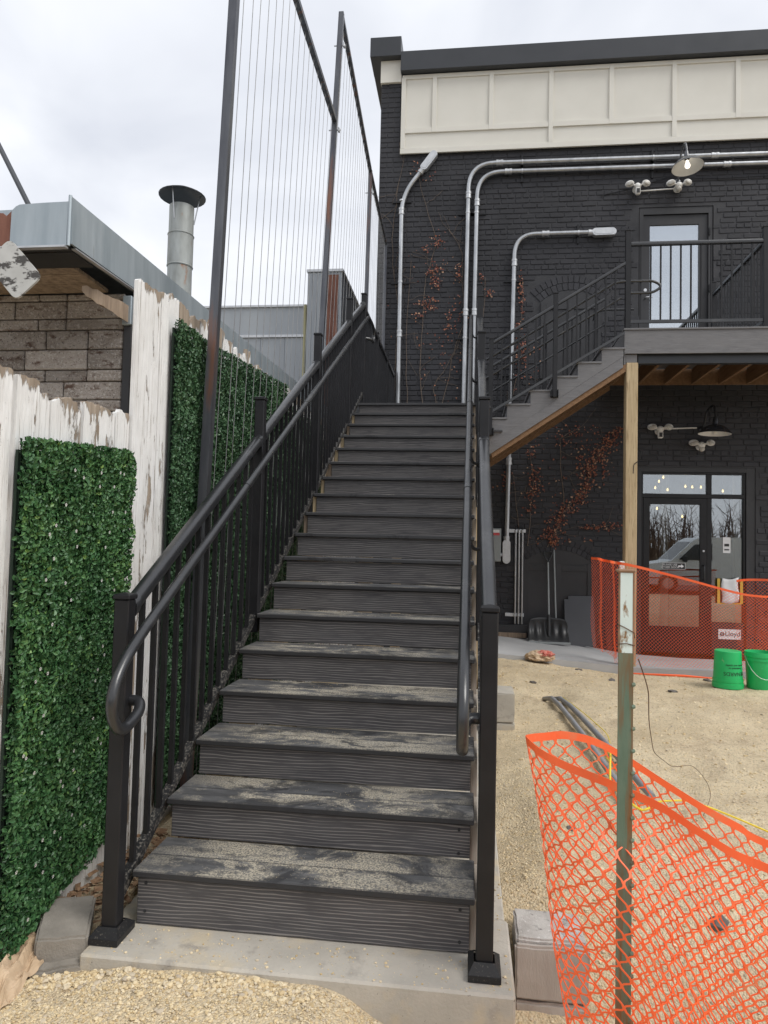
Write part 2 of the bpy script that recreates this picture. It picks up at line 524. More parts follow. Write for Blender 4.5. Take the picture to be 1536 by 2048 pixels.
def peel_mat(name, thr):
    m, t, bs = base_mat(name)
    v = coords(t, (6, 6, .45))
    raw = mixc(t, ramp(t, noise(t, v, 5, 5), .3, .7), (.22, .17, .125), (.42, .345, .27))
    pv = coords(t, (1, 1, 1))
    paint = mixc(t, ramp(t, noise(t, pv, 8, 5), .3, .7), (.76, .75, .73), (.86, .855, .84))
    crack = ramp(t, noise(t, coords(t, (14, 14, .30)), 7, 7, .75), .575, .625)
    paint = mixc(t, mul(t, crack, .95), paint, (.27, .23, .19))
    fleck = ramp(t, noise(t, coords(t, (2, 2, .8)), 34, 4, .7), .68, .71)
    paint = mixc(t, mul(t, fleck, .8), paint, (.22, .18, .15))
    grime = ramp(t, noise(t, coords(t, (3, 3, .5)), 3, 5, .6), .50, .80)
    paint = mixc(t, mul(t, grime, .35), paint, (.52, .49, .45))
    gen = N(t, 'ShaderNodeTexCoord')
    sp = N(t, 'ShaderNodeSeparateXYZ')
    t.links.new(gen.outputs['Generated'], sp.inputs[0])
    top = N(t, 'ShaderNodeMapRange')          # end grain at the very top has lost its paint
    top.inputs['From Min'].default_value = .972
    top.inputs['From Max'].default_value = 1.0
    top.inputs['To Max'].default_value = .13
    t.links.new(sp.outputs['Z'], top.inputs['Value'])
    ad = N(t, 'ShaderNodeMath', operation='ADD')
    t.links.new(noise(t, coords(t, (2.6, 2.6, .5)), 2.6, 8, .70), ad.inputs[0])
    t.links.new(top.outputs[0], ad.inputs[1])
    mask = ramp(t, ad.outputs[0], thr, thr+.018)
    col = mixc(t, mask, paint, raw)
    t.links.new(col, bs.inputs['Base Color'])
    bs.inputs['Roughness'].default_value = .75
    h = mixc(t, mask, noise(t, coords(t, (5, 5, .6)), 9, 6), (0, 0, 0))
    bump(t, bs, h, 1.0, .007)
    return m
M['paint'] = peel_mat('peeling_white_paint', .572)
M['paint2'] = peel_mat('badly_peeling_white_paint', .50)

def leaf_mat(name, cols, rough=.4):
    m, t, bs = base_mat(name)
    at = N(t, 'ShaderNodeAttribute', attribute_name='rnd')
    r_ = N(t, 'ShaderNodeValToRGB')
    r_.color_ramp.interpolation = 'LINEAR'
    els = r_.color_ramp.elements
    els[0].position = 0
    els[0].color = (*cols[0], 1)
    els[1].position = 1
    els[1].color = (*cols[-1], 1)
    for i, c in enumerate(cols[1:-1]):
        els.new((i+1)/(len(cols)-1)).color = (*c, 1)
    t.links.new(at.outputs['Fac'], r_.inputs[0])
    t.links.new(r_.outputs[0], bs.inputs['Base Color'])
    bs.inputs['Roughness'].default_value = rough
    return m
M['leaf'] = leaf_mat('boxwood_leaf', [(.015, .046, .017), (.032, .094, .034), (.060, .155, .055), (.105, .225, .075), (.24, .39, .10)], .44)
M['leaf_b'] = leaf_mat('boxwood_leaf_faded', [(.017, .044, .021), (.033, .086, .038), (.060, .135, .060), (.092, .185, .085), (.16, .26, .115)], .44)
M['vineleaf'] = leaf_mat('red_vine_leaf', [(.11, .028, .02), (.22, .065, .038), (.33, .12, .06), (.42, .26, .165)], .6)
M['stone'] = leaf_mat('crushed_limestone', [(.50, .375, .205), (.62, .485, .285), (.70, .57, .355), (.74, .63, .44), (.46, .39, .30)], .9)
M['backing'] = pm('dark_mesh_backing', (.008, .02, .012), (.014, .03, .018), 9, (1,1,1), .8, 0, 0)

def ground_mat():
    m, t, bs = base_mat('sandy_gravel')
    v = coords(t, rndshift=False)
    col = mixc(t, ramp(t, noise(t, v, .9, 5, .6), .35, .65), (.56, .435, .268), (.70, .575, .385))
    col = mixc(t, ramp(t, noise(t, v, 2.2, 7, .68, .8), .53, .70), col, (.46, .35, .225))
    col = mixc(t, mul(t, ramp(t, noise(t, v, .7, 6, .7, 1.0), .56, .66), .55), col, (.36, .275, .185))
    col = mixc(t, mul(t, ramp(t, noise(t, v, 6, 7, .75), .58, .68), .5), col, (.76, .655, .47))
    vo = N(t, 'ShaderNodeTexVoronoi')
    vo.inputs['Scale'].default_value = 110
    t.links.new(v, vo.inputs['Vector'])
    hs = N(t, 'ShaderNodeSeparateColor')
    t.links.new(vo.outputs['Color'], hs.inputs[0])
    col = mixc(t, mul(t, ramp(t, hs.outputs[0], .2, .9), .45), col, (.74, .65, .46))
    col = mixc(t, mul(t, ramp(t, hs.outputs[1], .82, .9), .5), col, (.26, .21, .15))
    t.links.new(col, bs.inputs['Base Color'])
    bs.inputs['Roughness'].default_value = .95
    inv = N(t, 'ShaderNodeMath', operation='SUBTRACT')
    inv.inputs[0].default_value = 1
    t.links.new(vo.outputs['Distance'], inv.inputs[1])
    ad = N(t, 'ShaderNodeMath', operation='ADD')
    t.links.new(mul(t, inv.outputs[0], .7), ad.inputs[0])
    t.links.new(noise(t, v, 28, 6, .7), ad.inputs[1])
    bump(t, bs, ad.outputs[0], .8, .014)
    return m
M['ground'] = ground_mat()

def glass_mat(name, refl, tint=(.92, .96, 1.0)):
    m = bpy.data.materials.new(name)
    m.use_nodes = True
    t = m.node_tree
    t.nodes.clear()
    o_ = N(t, 'ShaderNodeOutputMaterial')
    g_ = N(t, 'ShaderNodeBsdfGlossy')
    g_.inputs['Roughness'].default_value = .01
    g_.inputs['Color'].default_value = (*tint, 1)
    tr = N(t, 'ShaderNodeBsdfTransparent')
    tr.inputs['Color'].default_value = (.75, .78, .78, 1)
    mx = N(t, 'ShaderNodeMixShader')
    mx.inputs[0].default_value = refl
    t.links.new(tr.outputs[0], mx.inputs[1])
    t.links.new(g_.outputs[0], mx.inputs[2])
    t.links.new(mx.outputs[0], o_.inputs[0])
    return m
M['glass'] = glass_mat('coated_door_glass', .24)
M['glass2'] = glass_mat('upper_door_glass', .50)

def emit_mat(name, c, s):
    m, t, bs = base_mat(name)
    bs.inputs['Base Color'].default_value = (.8, .7, .5, 1)
    bs.inputs['Emission Color'].default_value = (*c, 1)
    bs.inputs['Emission Strength'].default_value = s
    return m
M['bulb'] = emit_mat('warm_bulb', (1, .66, .25), 3.2)
M['bulbcool'] = emit_mat('lit_lamp_bulb', (1, .93, .82), 1.5)
# ================================================================== SETTING
def sst(a, b, x):
    t = max(0, min(1, (x-a)/(b-a)))
    return t*t*(3-2*t)
def gz(x, y, fine=True):
    """height of the dirt"""
    h = -.06+.07*sst(.2, 4.5, y)
    h -= .12*sst(5.2, 6.4, y)*sst(1.6, 3.2, x)+.03*sst(5.4, 6.4, y)
    # excavated corner at the front right of the pad
    h -= .28*sst(.55, -.05, y)*sst(.75, 1.3, x)*sst(3.4, 1.9, x)
    # heap beside the pad
    h += .05*math.exp(-((x-1.62)/.16)**2-((y-1.1)/.75)**2)
    # heap in front of the pad
    h -= .03*sst(.5, -.3, x)*sst(.1, -.3, y)
    h -= .09*sst(-.2, -1.2, y)
    # dug hole by the buried pipes
    h -= .09*math.exp(-((x-2.0)/.16)**2-((y-4.25)/.2)**2)
    if -.10 < x < 1.355 and y > -.175:
        h = min(h, -.3)
    if x < -.3: h = min(h, -.09)
    if fine:
        h += .022*mnoise.noise((x*1.7, y*1.7, 0))+.014*mnoise.noise((x*5, y*5, 3))+.008*mnoise.noise((x*13, y*13, 5))+.004*mnoise.noise((x*31, y*31, 7))
    if y > 6.46 and x > 1.3:
        h = min(h, -.45)
    return h

def axis_coords(lo, hi, step, far):
    a = [lo+i*step for i in range(int((hi-lo)/step)+1)]
    d, p, q = step, lo, hi
    left, right = [], []
    while p > -far:
        d *= 1.35
        p -= d
        left.append(p)
    d = step
    q = a[-1]
    while q < far:
        d *= 1.35
        q += d
        right.append(q)
    return left[::-1]+a+right
xs = axis_coords(-.7, 5.0, .03, 500)
ys = axis_coords(-.9, 6.6, .03, 500)
g = MB()
nx = len(xs)
for y in ys:
    for x in xs:
        near = -1 < x < 6 and -1.2 < y < 7
        g.v.append((x, y, gz(x, y) if near else gz(max(-1, min(6, x)), max(-1.2, min(7, y)), False)))
for j in range(len(ys)-1):
    for i in range(nx-1):
        g.f.append((j*nx+i, j*nx+i+1, (j+1)*nx+i+1, (j+1)*nx+i))
o = mk('ground', g, M['ground'], smooth=True, kind='structure')

# asphalt street added behind the viewpoint to darken the door glass reflection
rd = MB()
rd.box((-200, -60, -.4), (200, -5.5, -.115))
mk('added_road', rd, pm('added_asphalt', (.045, .045, .047), (.065, .064, .062), 3, (1,1,1), .9, 0, .3, 80, .004), kind='structure')
# loose crushed stone lying on the dirt (nobody could count it)
ico = bmesh.new()
bmesh.ops.create_icosphere(ico, subdivisions=1, radius=1)
ico_v = [v.co.copy() for v in ico.verts]
ico_f = [tuple(v.index for v in f.verts) for f in ico.faces]
ico.free()
def stone(mb, c, r, flat=.75):
    m = Matrix.Rotation(rng.uniform(0, 6.28), 3, 'Z') @ Matrix.Rotation(rng.uniform(-.5, .5), 3, 'X')
    sx, sy, sz = rng.uniform(.75, 1.3), rng.uniform(.75, 1.2), rng.uniform(.55, 1)*flat
    vs = []
    for v in ico_v:
        k = rng.uniform(.78, 1.15)
        vs.append(Vector(c)+m @ Vector((v.x*sx, v.y*sy, v.z*sz))*r*k)
    mb.add(vs, ico_f, rng.random())
st = MB()
def scatter(n, x0, x1, y0, y1, rmin, rmax, pw=2.2):
    k = 0
    while k < n:
        x, y = rng.uniform(x0, x1), rng.uniform(y0, y1)
        if -.11 < x < 1.39 and y > -.20: k += 1; continue
        if 1.40 < x < 1.70 and .1 < y < .4: k += 1; continue
        if y > 6.4: k += 1; continue
        r = rmin+(rmax-rmin)*rng.random()**pw
        stone(st, (x, y, gz(x, y)+r*.25), r)
        k += 1
scatter(11000, -.42, 1.2, -.48, -.19, .0014, .0065, 2.6)
scatter(520, -.22, .75, -.30, -.19, .004, .0125, 1.8)
scatter(60, -.4, 1.1, -.45, -.20, .008, .014, 1.4)
scatter(5200, 1.38, 1.8, -.5, 2.2, .0016, .007, 2.6)
scatter(5000, 1.6, 3.2, -.4, 2.4, .002, .009, 3.4)
scatter(3600, 1.4, 4.6, 2.2, 6.4, .003, .013, 3.6)
def grains(n, x0, x1, y0, y1, z_, rmin, rmax):
    for k in range(n):
        r = rmin+(rmax-rmin)*rng.random()**3
        stone(st, (rng.uniform(x0, x1), rng.uniform(y0, y1), z_+r*.3), r)
grains(420, -.07, 1.37, -.185, .0, -.04, .0012, .006)
grains(140, 1.31, 1.365, .0, 1.6, -.041, .0012, .006)
for i in range(6):
    for k in range(5):
        cx = .62+rng.gauss(0, .22)
        grains(34, max(.03, cx-.13), min(1.22, cx+.13), .2861*i+.03, .2861*i+.27, .16*(i+1), .0007, .0021)
mk('gravel', st, M['stone'], kind='stuff', label='pale yellow crushed limestone scattered over the dirt', cat='gravel')

# concrete pad the stair stands on
pad = thing('concrete_pad', 'pale concrete pad under the bottom of the staircase', 'concrete pad', (.65, 0, -.04))
pad['kind'] = 'structure'
mk('slab', MB().cbox((-.085, -.19, -.30), (1.38, .268, -.04), .008), M['concrete'], pad)
mk('slab', MB().cbox((-.085, .276, -.30), (1.368, 4.6, -.042), .006), M['concrete'], pad)

# walkway along the building
wk = MB()
front = [(1.40, 6.46, .03), (1.60, 6.46, .034), (2.73, 6.46, -.03), (3.29, 6.46, -.072), (4.2, 6.46, -.066), (7, 6.46, -.07), (12, 6.46, -.08)]
back = [(1.40, 8.66, .0), (1.73, 8.66, -.005), (2.9, 8.66, -.10), (3.6, 8.66, -.21), (4.4, 8.66, -.245), (7, 8.66, -.26), (12, 8.66, -.27)]
n_ = len(front)
vs = front+back+[(x, y, z-.16) for x, y, z in front]+[(x, y, z-.16) for x, y, z in back]
fs = []
for i in range(n_-1):
    fs += [(i, i+1, n_+i+1, n_+i), (2*n_+i, 2*n_+i+1, i+1, i), (n_+i, n_+i+1, 3*n_+i+1, 3*n_+i)]
fs += [(0, n_, 3*n_, 2*n_), (n_-1, 2*n_-1, 4*n_-1, 3*n_-1)]
wk.add(vs, fs)
mk('walkway', wk, M['walk'], kind='structure')
def walk_z(x, y):
    def f_(L):
        for a, b in zip(L, L[1:]):
            if a[0] <= x <= b[0]:
                return a[2]+(b[2]-a[2])*(x-a[0])/(b[0]-a[0])
        return L[-1][2]
    t = (y-6.46)/2.2
    return f_(front)*(1-t)+f_(back)*t

# ================================================================== MAIN STAIRCASE
RISE, RUN, W = .16, .2861, 1.2512
stair = thing('staircase', 'long dark composite staircase with sandy lower treads climbing to the landing', 'staircase', (W/2, 0, -.04))
TB0 = TB1 = None
tmesh = {}
for i in range(17):
    z = RISE*(i+1)
    y0 = RUN*i
    key = 'tread1' if i < 4 else ('tread2' if i < 7 else 'tread3')
    x0, x1 = .003+rng.uniform(-.003, .003), W-.003+rng.uniform(-.004, .003)
    mk('tread_board', MB().cbox((x0, y0, z-.025), (x1, y0+.142, z), .004), M[key], stair)
    mk('tread_board', MB().cbox((x0+rng.uniform(-.003,.003), y0+.146, z-.025), (x1, y0+RUN+.016, z-.0005), .003), M[key], stair)
for i in range(18):
    z = RISE*(i+1)
    y0 = RUN*i+.019
    zb = -.038 if i == 0 else RISE*i
    o = mk('riser_board', MB().cbox((.018, y0, zb+.002), (1.233, y0+.02, z-.027), .002), M['riser'], stair)
# screw heads on the two lowest risers
sc = MB()
for (x, z) in ((1.20, .11), (1.20, .0), (.05, .11), (.05, .01), (1.19, .27), (1.19, .18)):
    y = .0165 if z < .16 else RUN+.0165
    sc.lathe([(.0, 0), (.006, 0), (.006, .004), (0, .004)], (x, y, z), 8, Matrix.Rotation(R(-90), 3, 'X'))
mk('screw_heads', sc, M['nosing'], stair)
def stringer_poly(yo=.0):
    top = []
    for i in range(18):
        y0 = RUN*i+.042
        z = RISE*(i+1)-.027
        zb = (-.036 if i == 0 else RISE*i-.027)
        top += [(y0, zb), (y0, z)]
    top.append((RUN*17+.25, RISE*18-.027))
    bot = [(RUN*17+.25, RISE*18-.40), (.42, -.036)]
    return top+bot
mk('stringer', MB().prism(stringer_poly(), 0, .045, .083), M['lumber'], stair)
mk('stringer', MB().prism(stringer_poly(), 0, 1.2345, 1.2615), M['greylumber'], stair)
for i in range(9, 17):       # raw blocking left showing beside the upper risers
    y0 = RUN*i+.03
    mk('blocking', MB().cbox((-.014, y0, RISE*i+.0005), (.017, y0+.05, RISE*(i+1)-.0255), .003), M['lumber' if i % 3 else 'oldwood'], stair)

# landing at the head of the stair
LZ = RISE*18
land = thing('landing_deck', 'dark composite landing deck at the top of the long staircase', 'deck', (.7, 6.7, LZ))
mk('edge_board', MB().cbox((.003, RUN*17, LZ-.025), (1.40, RUN*17+.14, LZ), .003), M['tread3'], land)
for k in range(25):
    y0 = RUN*17+.144+k*.1425
    if y0+.139 > 8.62: break
    mk('deck_board', MB().cbox((.003, y0, LZ-.025), (1.42 if y0 < 6.5 else 1.62, y0+.139, LZ-.0007), .002), M['tread3'], land)
mk('frame', MB().box((.02, RUN*17+.045, LZ-.25), (1.38, RUN*17+.085, LZ-.028)).box((.02, RUN*17+.09, LZ-.25), (.06, 8.6, LZ-.028)).box((1.34, RUN*17+.09, LZ-.25), (1.38, 8.6, LZ-.028)), M['joist'], land)
for (x, y) in ((.1, 5.1), (1.28, 5.1), (.1, 8.45), (1.28, 8.45)):
    mk('support_post', MB().cbox((x-.07, y-.07, -.3), (x+.07, y+.07, LZ-.255), .006), M['lumber'], land)

# ================================================================== RAILINGS
LOAF = [(1.12*a_, 1.12*b_) for a_, b_ in [(-.021, -.028), (.021, -.028), (.025, -.014), (.0245, .004), (.019, .014), (.008, .019), (-.008, .019), (-.019, .014), (-.0245, .004), (-.025, -.014)]]
LOAFBIG = [(u*1.14, v*1.14) for u, v in LOAF]
def rect(w_, h_):
    return [(-w_/2, -h_/2), (w_/2, -h_/2), (w_/2, h_/2), (-w_/2, h_/2)]
BAL = {}
def baluster(h):
    k = round(h, 3)
    if k not in BAL:
        me = make_mesh('baluster', MB().box((-.0095, -.0095, -k/2), (.0095, .0095, k/2)), (0, 0, 0))
        me.materials.append(M['black'])
        BAL[k] = me
    return BAL[k]
def add_baluster(parent, x, y, z0, z1):
    o = bpy.data.objects.new('baluster', baluster(z1-z0))
    C.objects.link(o)
    o.parent = parent
    o.location = Vector((x, y, (z0+z1)/2))-WL[parent]
def post(parent, x, y, z0, z1, s=.0285, base=False, mat='black'):
    p = mk('post', MB().cbox((x-s, y-s, z0), (x+s, y+s, z1), .004), M[mat], parent)
    cap = MB()
    t = s+.004
    cap.cbox((x-t, y-t, z1+.0005), (x+t, y+t, z1+.018), .003)
    cap.add([(x-t+.004, y-t+.004, z1+.0185), (x+t-.004, y-t+.004, z1+.0185), (x+t-.004, y+t-.004, z1+.0185), (x-t+.004, y+t-.004, z1+.0185), (x, y, z1+.026)],
            [(0,1,4), (1,2,4), (2,3,4), (3,0,4)])
    mk('post_cap', cap, M[mat], p)
    if base:
        b_ = MB()
        q, hh = .054, .04
        b_.cbox((x-q, y-q*1.25, z0+.001), (x+q, y+q*1.25, z0+hh*.62), .002)
        lo, hi = z0+hh*.62, z0+hh*1.25
        i_ = s+.006
        b_.add([(x-q, y-q*1.25, lo), (x+q, y-q*1.25, lo), (x+q, y+q*1.25, lo), (x-q, y+q*1.25, lo),
                (x-i_, y-i_, hi), (x+i_, y-i_, hi), (x+i_, y+i_, hi), (x-i_, y+i_, hi)],
               [(0,1,5,4), (1,2,6,5), (2,3,7,6), (3,0,4,7)])
        mk('base_cover', b_, M['black_dusty'], p)
    return p
def sloped_section(parent, x, ya, yb, ztop, zbot, spacing=.112):
    """one panel of stair guard between two posts: rails + pickets (runs along y)"""
    a, b = ya+.03, yb-.03
    tr = mk('top_rail', MB().beam((x, a, ztop(a)), (x, b, ztop(b)), LOAF), M['rail'], parent, smooth=True)
    for yy in (a, b-.035):
        mk('rail_collar', MB().beam((x, yy, ztop(yy)), (x, yy+.035, ztop(yy+.035)), LOAFBIG), M['rail'], tr, smooth=True)
    br = mk('bottom_rail', MB().beam((x, a, zbot(a)), (x, b, zbot(b)), rect(.034, .042)), M['bottomrail'], parent)
    n = max(1, round((b-a)/spacing)-1)
    for k in range(n):
        y = a+(b-a)*(k+1)/(n+1)
        z0 = round((zbot(y)+.012)*500)/500
        h = round((ztop(y)-.022-z0)*200)/200
        add_baluster(parent, x, y, z0, z0+h)
ztop = lambda y: 1.150+.562*y
zbot = lambda y: .108+.5595*y
def stair_railing(x, inner, name_lab, with_landing):
    t = thing('stair_railing', name_lab, 'railing', (x, 0, -.04), 'railings of the long staircase')
    ys_ = [-.072, 1.50, 2.99, 4.40]
    post(t, x, ys_[0], -.04, 1.155, base=True)
    for y in ys_[1:]:
        post(t, x, y, zbot(y)-.10, ztop(y)+.215)
    ye = 5.32 if with_landing else 5.10
    post(t, x, ye, LZ-.2, 4.22)
    for a, b in zip(ys_, ys_[1:]):
        sloped_section(t, x, a, b, ztop, zbot)
    # last bay: climbs to the landing height
    sloped_section(t, x, ys_[-1], ye, lambda y: min(ztop(y), 4.10), lambda y: zbot(y))
    # round handrail on brackets
    xh = x+.085*inner
    zh = lambda y: 1.098+.548*y
    path = [(x+.02*inner, -.055, .79), (xh-.02*inner, -.06, .79), (xh, -.10, .765), (xh, -.17, .735), (xh, -.235, .725), (xh, -.285, .765), (xh, -.31, .83),
            (xh, -.285, .90), (xh, -.22, .968), (xh, -.10, zh(-.10)), (xh, .0, zh(0)), (xh, 1.6, zh(1.6)), (xh, 3.2, zh(3.2)), (xh, 5.05, zh(5.05)), (xh, 5.15, zh(5.12)), (xh, 5.45, zh(5.14))]
    if with_landing:
        path += [(xh, 5.56, 3.87), (xh, 5.58, 3.80), (xh, 5.53, 3.73), (xh, 5.40, 3.73), (x+.02*inner, 5.36, 3.73)]
    hr = mk('handrail', MB().tube(bend(path, .05, 4), .0195, 14), M['rail'], t, smooth=True)
    for y in (1.02, 2.28, 3.7):
        mk('joint_sleeve', MB().tube([(xh, y, zh(y)), (xh, y+.035, zh(y+.035))], .0215, 14), M['rail'], hr, smooth=True)
    for y in (.62, 1.50, 2.99, 4.40):
        b_ = MB().tube(bend([(x+.018*inner, y, zh(y)-.075), (x+.055*inner, y, zh(y)-.075), (xh, y, zh(y)-.015)], .03, 4), .008, 8)
        b_.lathe([(0, 0), (.022, 0), (.02, .008), (0, .01)], (x+.0285*inner if y > .7 else x+.012*inner, y, zh(y)-.075), 10, Matrix.Rotation(R(90*inner), 3, 'Y'))
        mk('bracket', b_, M['black'], hr, smooth=True)
    return t
left = stair_railing(-.029, 1, 'black metal stair railing on the left, beside the white fence', True)
right = stair_railing(1.283, -1, 'black metal stair railing on the right, beside the dirt yard', False)

# guard along the left edge of the landing up to the brick wall
t = thing('landing_guard', 'black metal guard along the left edge of the top landing, ending at the brick wall', 'railing', (-.036, 7, LZ))
x = -.036
for y in (6.5, 7.6, 8.56):
    post(t, x, y, LZ-.2, 4.13)
for a, b in ((5.32, 6.5), (6.5, 7.6), (7.6, 8.56)):
    sloped_section(t, x, a, b, lambda y: 4.09, lambda y: LZ+.06)

# ================================================================== UPPER FLIGHT AND DECK
YF, DZ = 6.60, 4.190
ft = thing('upper_flight', 'short grey composite flight rising right from the landing to the upper deck', 'staircase', (2.2, 7.2, LZ))
x_st = [1.36+.2955*i for i in range(7)]
tz = [3.045+.18*i for i in range(6)]
YB = 7.80
poly = []
for i in range(6):
    poly += [(x_st[i]+.02, (LZ if i == 0 else tz[i-1])-.03), (x_st[i]+.02, tz[i]-.027)]
poly += [(3.125, tz[5]-.027), (3.125, 3.83), (1.395, 2.66), (1.38, 2.66)]
poly2 = [(1.385, 2.655), (3.122, 3.825), (3.122, 3.69), (1.46, 2.565), (1.385, 2.565)]
for (ya, yb) in ((YF, YF+.022), (YB, YB+.022)):
    mk('stringer_face', MB().prism(poly, 1, ya, yb), M['fascia'], ft)
    mk('skirt_board', MB().prism(poly2, 1, ya+.002, yb), M['fascia'], ft)
low = [(1.47, 2.60), (3.18, 3.755), (3.18, 3.655), (1.50, 2.525)]
for ya in (YF+.025, YF+.5, YB-.05):
    mk('carriage', MB().prism(low, 1, ya, ya+.04), M['joist'], ft)
for i in range(6):
    mk('tread_board', MB().cbox((x_st[i]-.005, YF-.012, tz[i]-.026), (x_st[i]+.312, YB+.03, tz[i]), .003), M['fascia'], ft)
for i in range(7):
    zb = LZ if i == 0 else tz[i-1]
    zt = tz[i] if i < 6 else DZ
    mk('riser_board', MB().box((x_st[i]+.022, YF+.024, zb), (x_st[i]+.04, YB-.002, zt-.027)), M['fascia'], ft)
# its railings (front and back)
slope = (tz[5]-tz[0])/(x_st[5]-x_st[0])
def xbeam(p0, p1, prof):
    return MB().beam(p0, p1, prof)
def flight_rail(y, lab):
    t = thing('flight_railing', lab, 'railing', (2.2, y, LZ), 'railings of the short upper flight')
    zt = lambda x: 3.045+.985+slope*(x-1.50)*1.0
    zb_ = lambda x: 3.045+.085+slope*(x-1.50)
    xa, xm, xb = 1.46, 2.27, 3.16
    for x, top in ((xa, zt(xa)+.05), (xm, zt(xm)+.14)):
        post(t, x, y-.035, zb_(x)-.30, top, .027)
        mk('bracket_plate', MB().cbox((x-.05, y-.012, zb_(x)-.30), (x+.05, y-.001, zb_(x)-.20), .003).cbox((x-.044, y-.075, zb_(x)-.295), (x-.032, y-.013, zb_(x)-.205), .002).cbox((x+.032, y-.075, zb_(x)-.295), (x+.044, y-.013, zb_(x)-.205), .002), M['black'], t)
    yy = y-.035
    for a, b in ((xa, xm), (xm, xb)):
        a2, b2 = a+.028, b-.03
        mk('top_rail', MB().beam((a2, yy, zt(a2)), (b2, yy, zt(b2)), [(u*.85, v*.85) for u, v in LOAF]), M['rail'], t, smooth=True)
        mk('bottom_rail', MB().beam((a2, yy, zb_(a2)), (b2, yy, zb_(b2)), rect(.032, .036)), M['rail'], t)
        n = round((b2-a2)/.115)-1
        for k in range(n):
            x = a2+(b2-a2)*(k+1)/(n+1)
            z0 = round((zb_(x)+.012)*500)/500
            add_baluster(t, x, yy, z0, z0+round((zt(x)-.02-z0)*200)/200)
    zh = lambda x: zt(x)-.155
    yh = yy+.085 if y < 7 else yy-.085
    pts = [(1.40, yh, zh(1.40)), (2.3, yh, zh(2.3)), (3.02, yh, zh(3.02)), (3.12, yh, zh(3.05)), (3.50, yh, zh(3.05)), (3.61, yh, zh(3.05)-.07), (3.50, yh, zh(3.05)-.155), (3.19, yh, zh(3.05)-.155)]
    if y > 7:
        pts = pts[:5]
    hr = mk('handrail', MB().tube(bend(pts, .09, 6), .017, 10), M['rail'], t, smooth=True)
    zr = lambda x: zt(x)-.40
    mk('mid_rail', MB().tube([(1.40, yh, zr(1.40)), (3.10, yh, zr(3.10))], .014, 10), M['rail'], t, smooth=True)
    for x in (1.6, 2.27, 2.95):
        mk('bracket', MB().tube(bend([(x, yy, zh(x)-.07), (x, (yy+yh)/2, zh(x)-.07), (x, yh, zh(x)-.012)], .03, 3), .007, 6), M['black'], hr, smooth=True)
    return t
flight_rail(YF, 'black picket railing on the near side of the short upper flight')
flight_rail(YB+.06, 'black picket railing on the far side of the short upper flight, near the wall')

dk = thing('upper_deck', 'grey composite deck on a timber post in front of the upper door', 'deck', (4.5, 7.6, 0))
mk('fascia_board', MB().cbox((3.135, YF, 3.865), (7.2, YF+.022, 4.165), .002), M['fascia'], dk)
mk('fascia_board', MB().cbox((3.135, YF+.024, 3.73), (3.157, 8.62, 4.165), .002), M['fascia'], dk)
mk('edge_board', MB().cbox((3.125, YF-.015, 4.166), (7.2, YF+.125, DZ), .003), M['fascia'], dk)
for k in range(14):
    y0 = YF+.129+k*.1425
    if y0+.139 > 8.63: break
    mk('deck_board', MB().box((3.125, y0, 4.166), (7.2, y0+.139, DZ-.0008)), M['fascia'], dk)
mk('beam', MB().cbox((3.32, YF+.075, 3.755), (7.2, YF+.16, 3.90), .003), M['darksteel'], dk)
for k in range(10):
    x = 3.36+k*.4
    mk('joist', MB().box((x, YF+.03, 3.935), (x+.04, 8.60, 4.163)), M['joist'], dk)
mk('ledger', MB().box((3.16, 8.602, 3.925), (7.2, 8.645, 4.163)), M['joist'], dk)
mk('timber_post', MB().cbox((3.165, 6.615, -.30), (3.310, 6.755, 3.754), .008), M['lumber'], dk)
mk('corner_block', MB().cbox((3.16, 6.63, 3.756), (3.30, 6.67, 3.862), .003), M['fascia'], dk)
hk = MB().tube(bend([(3.318, 6.63, 2.50), (3.30, 6.55, 2.48), (3.25, 6.55, 2.45), (3.245, 6.56, 2.33)], .03, 4), .006, 6)
mk('lamp_hook', hk, M['black'], dk, smooth=True)
mk('white_sensor', MB().cbox((3.10, 6.60, 1.07), (3.1605, 6.66, 1.23), .008), M['white'], dk)

t = thing('deck_guard', 'black picket guard around the upper deck in front of the glazed door', 'railing', (4, 6.65, DZ))
yy = 6.665
post(t, 3.185, yy, DZ, 5.475, .033)
post(t, 4.86, yy, DZ, 5.475, .033)
post(t, 4.86, 8.55, DZ, 5.475, .03)
mk('top_rail', MB().beam((3.22, yy, 5.315), (4.826, yy, 5.315), LOAF), M['rail'], t, smooth=True)
mk('bottom_rail', MB().beam((3.22, yy, 4.295), (4.826, yy, 4.295), rect(.034, .038)), M['rail'], t)
for k in range(12):
    add_baluster(t, 3.22+1.606*(k+1)/13, yy, 4.31, 5.29)
mk('top_rail', MB().beam((4.86, yy+.034, 5.315), (4.86, 8.52, 5.315), LOAF), M['rail'], t, smooth=True)
mk('bottom_rail', MB().beam((4.86, yy+.034, 4.295), (4.86, 8.52, 4.295), rect(.034, .038)), M['rail'], t)
for k in range(16):
    add_baluster(t, 4.86, yy+.034+1.82*(k+1)/17, 4.31, 5.29)
